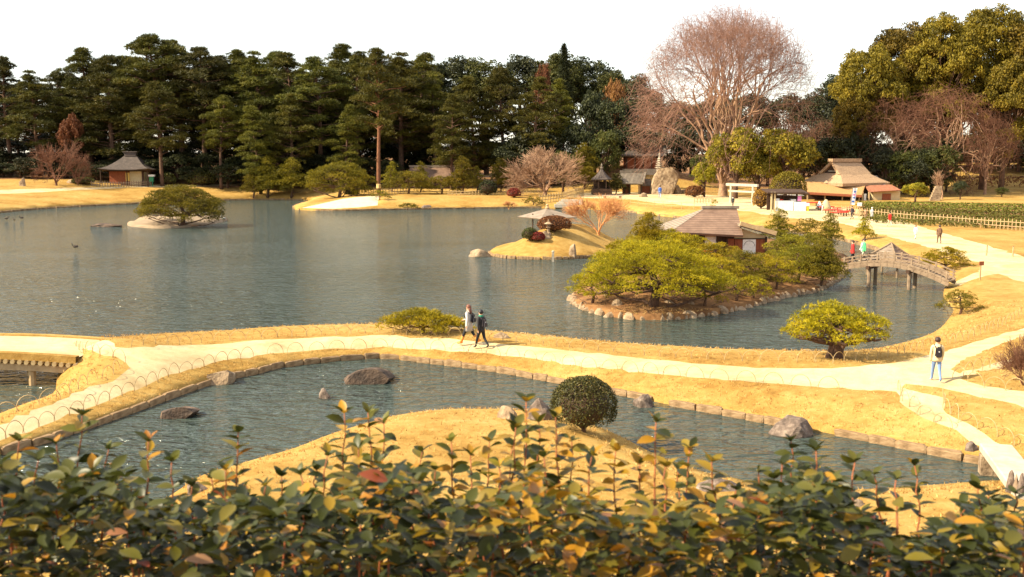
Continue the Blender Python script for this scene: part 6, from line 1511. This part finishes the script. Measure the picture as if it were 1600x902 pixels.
for k in range(14):
    t = [.15, .3, .42, .5, .55, .6, .66, .72, .78, .84, .88, .93, .97, .2][k]
    v, f, tt = leaf_instances(np.zeros((1, 3)), np.array([[1., 0, 0]]), np.array([[0, hq.uniform(-.2, .2), 1.]]), np.array([1.0]), np.array([t]))
    v = v + np.stack([np.zeros(len(v)), np.zeros(len(v)), hq.uniform(-.12, .12) * v[:, 0] ** 2], 1)
    me = tri_mesh('leaf', v, f, tt, True); me.materials.append(M['leaf_hedge']); LEAFMESH.append(me)
def sunlit_share(px): return math.exp(-((px - 950) / 170) ** 2)  # more yellow leaves mid hedge; sunlight shining through put into the colour
nleaf = 0; rest = []
shoots = [(128, 650, 3.3), (88, 694, 3.1), (170, 702, 3.2), (232, 690, 3.0), (268, 722, 2.9), (372, 676, 3.1), (352, 735, 2.8), (30, 690, 3.3), (470, 742, 2.8), (512, 712, 3.0), (538, 646, 3.3), (575, 645, 3.2), (600, 662, 3.4), (640, 742, 2.9), (705, 690, 3.3), (735, 712, 3.2), (780, 730, 3.0), (822, 628, 3.2), (806, 668, 3.0), (868, 652, 3.2), (893, 690, 3.4), (925, 712, 3.0), (962, 705, 3.2), (1025, 660, 3.0), (1040, 730, 2.8), (1078, 700, 3.1), (1112, 722, 2.9), (1185, 738, 3.0), (1236, 690, 3.2), (1275, 705, 3.1), (1222, 726, 2.9), (1336, 722, 3.0), (1366, 742, 3.1), (1400, 750, 2.9), (1429, 728, 3.3), (1528, 764, 3.0), (1586, 772, 3.2), (1560, 800, 2.9), (415, 760, 3.0), (300, 760, 3.0), (205, 760, 3.1), (560, 700, 2.9), (660, 705, 3.5), (1150, 765, 3.2)]
shoots += [(60, 720, 3.0), (145, 735, 2.9), (330, 748, 3.2), (440, 745, 3.3), (495, 735, 3.2), (590, 725, 3.0), (680, 735, 2.9), (800, 700, 3.3), (850, 715, 2.9), (1000, 725, 3.2), (1060, 735, 3.3), (1210, 748, 3.2), (1256, 735, 3.3), (1300, 750, 2.9), (1505, 790, 3.1), (1545, 775, 3.3), (10, 740, 2.9), (765, 690, 3.4), (842, 660, 3.4)]
for (px, py, Y) in shoots:
    tip = np.array(AT(px, py, Y)); base = np.array(AT(px + hq.uniform(-14, 14), 830 + hq.uniform(0, 30), Y + hq.uniform(-.1, .1)))
    n = 6; P = [base + (tip - base) * i / n + np.array([hq.uniform(-.008, .008), hq.uniform(-.008, .008), 0]) * (0 < i < n) for i in range(n + 1)]
    mb = MB(); mb.tube([Vector(p - ho) for p in P], [.0036 - .0017 * i / n for i in range(n + 1)], 5); mb.build('stem', M['stem_red'], HG, True)
    L = np.linalg.norm(tip - base); k = 0; z = 0.0; az = hq.uniform(0, 6)
    while z < L * .72:
        p = tip + (base - tip) * (z / L); wh = 4 if z == 0 else 2
        for q in range(wh):
            a_ = az + q * (6.283 / wh) + hq.uniform(-.3, .3); el = hq.uniform(.35, 1.0) if z == 0 else hq.uniform(-.1, .6)
            D = np.array([math.cos(a_) * math.cos(el), math.sin(a_) * math.cos(el), math.sin(el)]); ln = hq.uniform(.046, .074) * (0.75 if z == 0 else 1)
            wv = sunlit_share(px)
            if nleaf < 300 and hq.random() < .93:
                u = hq.random()
                mi = hq.choice([6, 7, 8, 9, 10, 12]) if u < .12 + .68 * wv else (hq.choice([10, 5, 6]) if u < .26 + .68 * wv else hq.choice([0, 1, 2, 3, 4, 13]))
                o = link('leaf', LEAFMESH[mi], None, HG); o.location = Vector(p - ho)
                Mx = Vector(D).to_track_quat('X', 'Z').to_matrix() @ Matrix.Rotation(hq.uniform(-.6, .6), 3, 'X'); o.rotation_euler = Mx.to_euler(); o.scale = (ln,) * 3; nleaf += 1
            else: rest.append((p, D, ln, px))
        az += 1.57 + hq.uniform(-.3, .3); z += hq.uniform(.022, .038)
# the mass of the hedge
N_ = 19000
px = hr.uniform(-260, 1860, N_); Yh = hr.uniform(2.35, 4.3, N_)
topy = np.interp(px, [-300, 0, 150, 300, 400, 480, 560, 640, 720, 800, 900, 1000, 1100, 1180, 1250, 1330, 1400, 1480, 1540, 1600, 1900], [735, 735, 752, 800, 800, 772, 750, 758, 785, 765, 775, 806, 800, 780, 752, 772, 822, 850, 805, 805, 790]) + 14 * np.sin(px / 37.0 + 1) + 12 * np.sin(px / 15.0)
dep = hr.uniform(0, 1, N_) ** 1.4 * .55
tz = np.array([AT(a_, b_, y_).z for a_, b_, y_ in zip(px, topy, Yh)])
xw = (px - 800) / 1600 * Yh * 1.0
zt = tz - dep
P = np.stack([xw, Yh, zt], 1); ok = P[:, 2] > H(P[:, 0], P[:, 1]) + .02; P = P[ok]; pxk = px[ok]; dk = dep[ok]
az = hr.uniform(0, 6.283, len(P)); el = hr.uniform(-.35, .7, len(P)); D = np.stack([np.cos(az) * np.cos(el), np.sin(az) * np.cos(el), np.sin(el)], 1)
u = hr.uniform(0, 1, len(P)); wv = np.exp(-((pxk - 930) / 230) ** 2) * .5 + .13  # mass also yellower towards the middle, as if lit through
tint = np.where(u < wv, hr.uniform(.58, .88, len(P)), np.where(u > .975, hr.uniform(.86, 1.0, len(P)), np.clip(hr.normal(.28, .17, len(P)), 0, .6)))
V1 = leaf_instances(P, D, np.tile([0., 0, 1.], (len(P), 1)) + hr.normal(0, .35, (len(P), 3)), hr.uniform(.042, .072, len(P)), tint)
if rest:
    RP = np.array([q[0] for q in rest]); RD = np.array([q[1] for q in rest]); RL = np.array([q[2] for q in rest]); RT = np.array([hq.uniform(.6, .86) if hq.random() < .1 + .7 * sunlit_share(q[3]) else hq.uniform(.1, .55) for q in rest])
    V1 = join([V1, leaf_instances(RP, RD, np.tile([0., 0, 1.], (len(RP), 1)) + hr.normal(0, .3, (len(RP), 3)), RL, RT)])
me = tri_mesh('hedge_leaves', V1[0] - ho, V1[1], V1[2], True); tag(link('foliage', me, M['leaf_hedge'], HG), kind='stuff')
mb = MB()
for i in range(200):
    x = hq.uniform(-260, 1860); Y = hq.uniform(2.5, 4.1); a_ = AT(x, 815 + hq.uniform(0, 60), Y); tx = (x - 800) / 1600 * Y; g_ = Hs(tx, Y)
    mb.tube([Vector((tx + hq.uniform(-.1, .1), Y, g_ - .05)) - Vector(ho), Vector((tx + hq.uniform(-.05, .05), Y, (g_ + a_.z) / 2)) - Vector(ho), Vector((tx, Y + hq.uniform(-.04, .04), a_.z - hq.uniform(.0, .06))) - Vector(ho)], [.006, .004, .0022], 4, cap=False)
tag(mb.build('twigs', M['stem_red'], HG, True), kind='stuff')
# low azaleas on the slope below the hedge
for i, (x, y, w) in enumerate([(-5.2, 7.6, 2.2), (-2.9, 8.3, 2.0), (-.6, 8.8, 1.9), (1.6, 8.6, 2.0), (3.8, 8.1, 2.2), (6.0, 7.8, 2.4)]):
    z = Hs(x, y); me, tm, core = shrub(500 + i, w, 1.5, .62, .045, 5200, 'leaf_brown' if i % 2 else 'leaf_red')
    e = empty('azalea', (x, y, z), 0, 'low dark reddish azalea on the slope just below the glossy hedge', 'shrub', 'azaleas on the slope below the hedge'); link('foliage', me, None, e); st = link('stem', tm, None, e); core.build('dark_core', M['wood_dark'], st, True)
# tufts of dry grass on the near banks
gr = np.random.default_rng(5); n = 70000
sx = gr.uniform(-30, 30, n); sy = gr.uniform(15, 52, n); okx = np.abs(sx) < sy * .62; sx, sy = sx[okx], sy[okx]
d_ = shore_dist(sx, sy); w_ = is_water(sx, sy); pth = np.zeros(len(sx), bool)
for wp in W_PATH: pth |= inside(sx, sy, wp)
pr = gr.uniform(0, 1, len(sx)); okx = ~w_ & ~pth & (np.hypot(sx, sy) > 13) & ((d_ < 1.6) | (pr < .45)); sx, sy, d_ = sx[okx], sy[okx], d_[okx]
P = np.stack([sx, sy, H(sx, sy, d_) - .01], 1); Nn = np.tile([0., 0, 1.], (len(P), 1))
M['grass_blade'] = leafmat('dry_grass_blades', [(0, (.34, .18, .045)), (.5, (.58, .37, .11)), (1, (.70, .50, .2))], .25, .9, 0)
V, F, t = needles(P, Nn, .10, .022, 3, gr, .65, gr.uniform(0, 1, len(P)))
me = tri_mesh('dry_grass', V, F, t); o = link('dry_grass', me, M['grass_blade']); tag(o, 'short dry golden grass growing on the near pond banks', 'grass', kind='stuff')
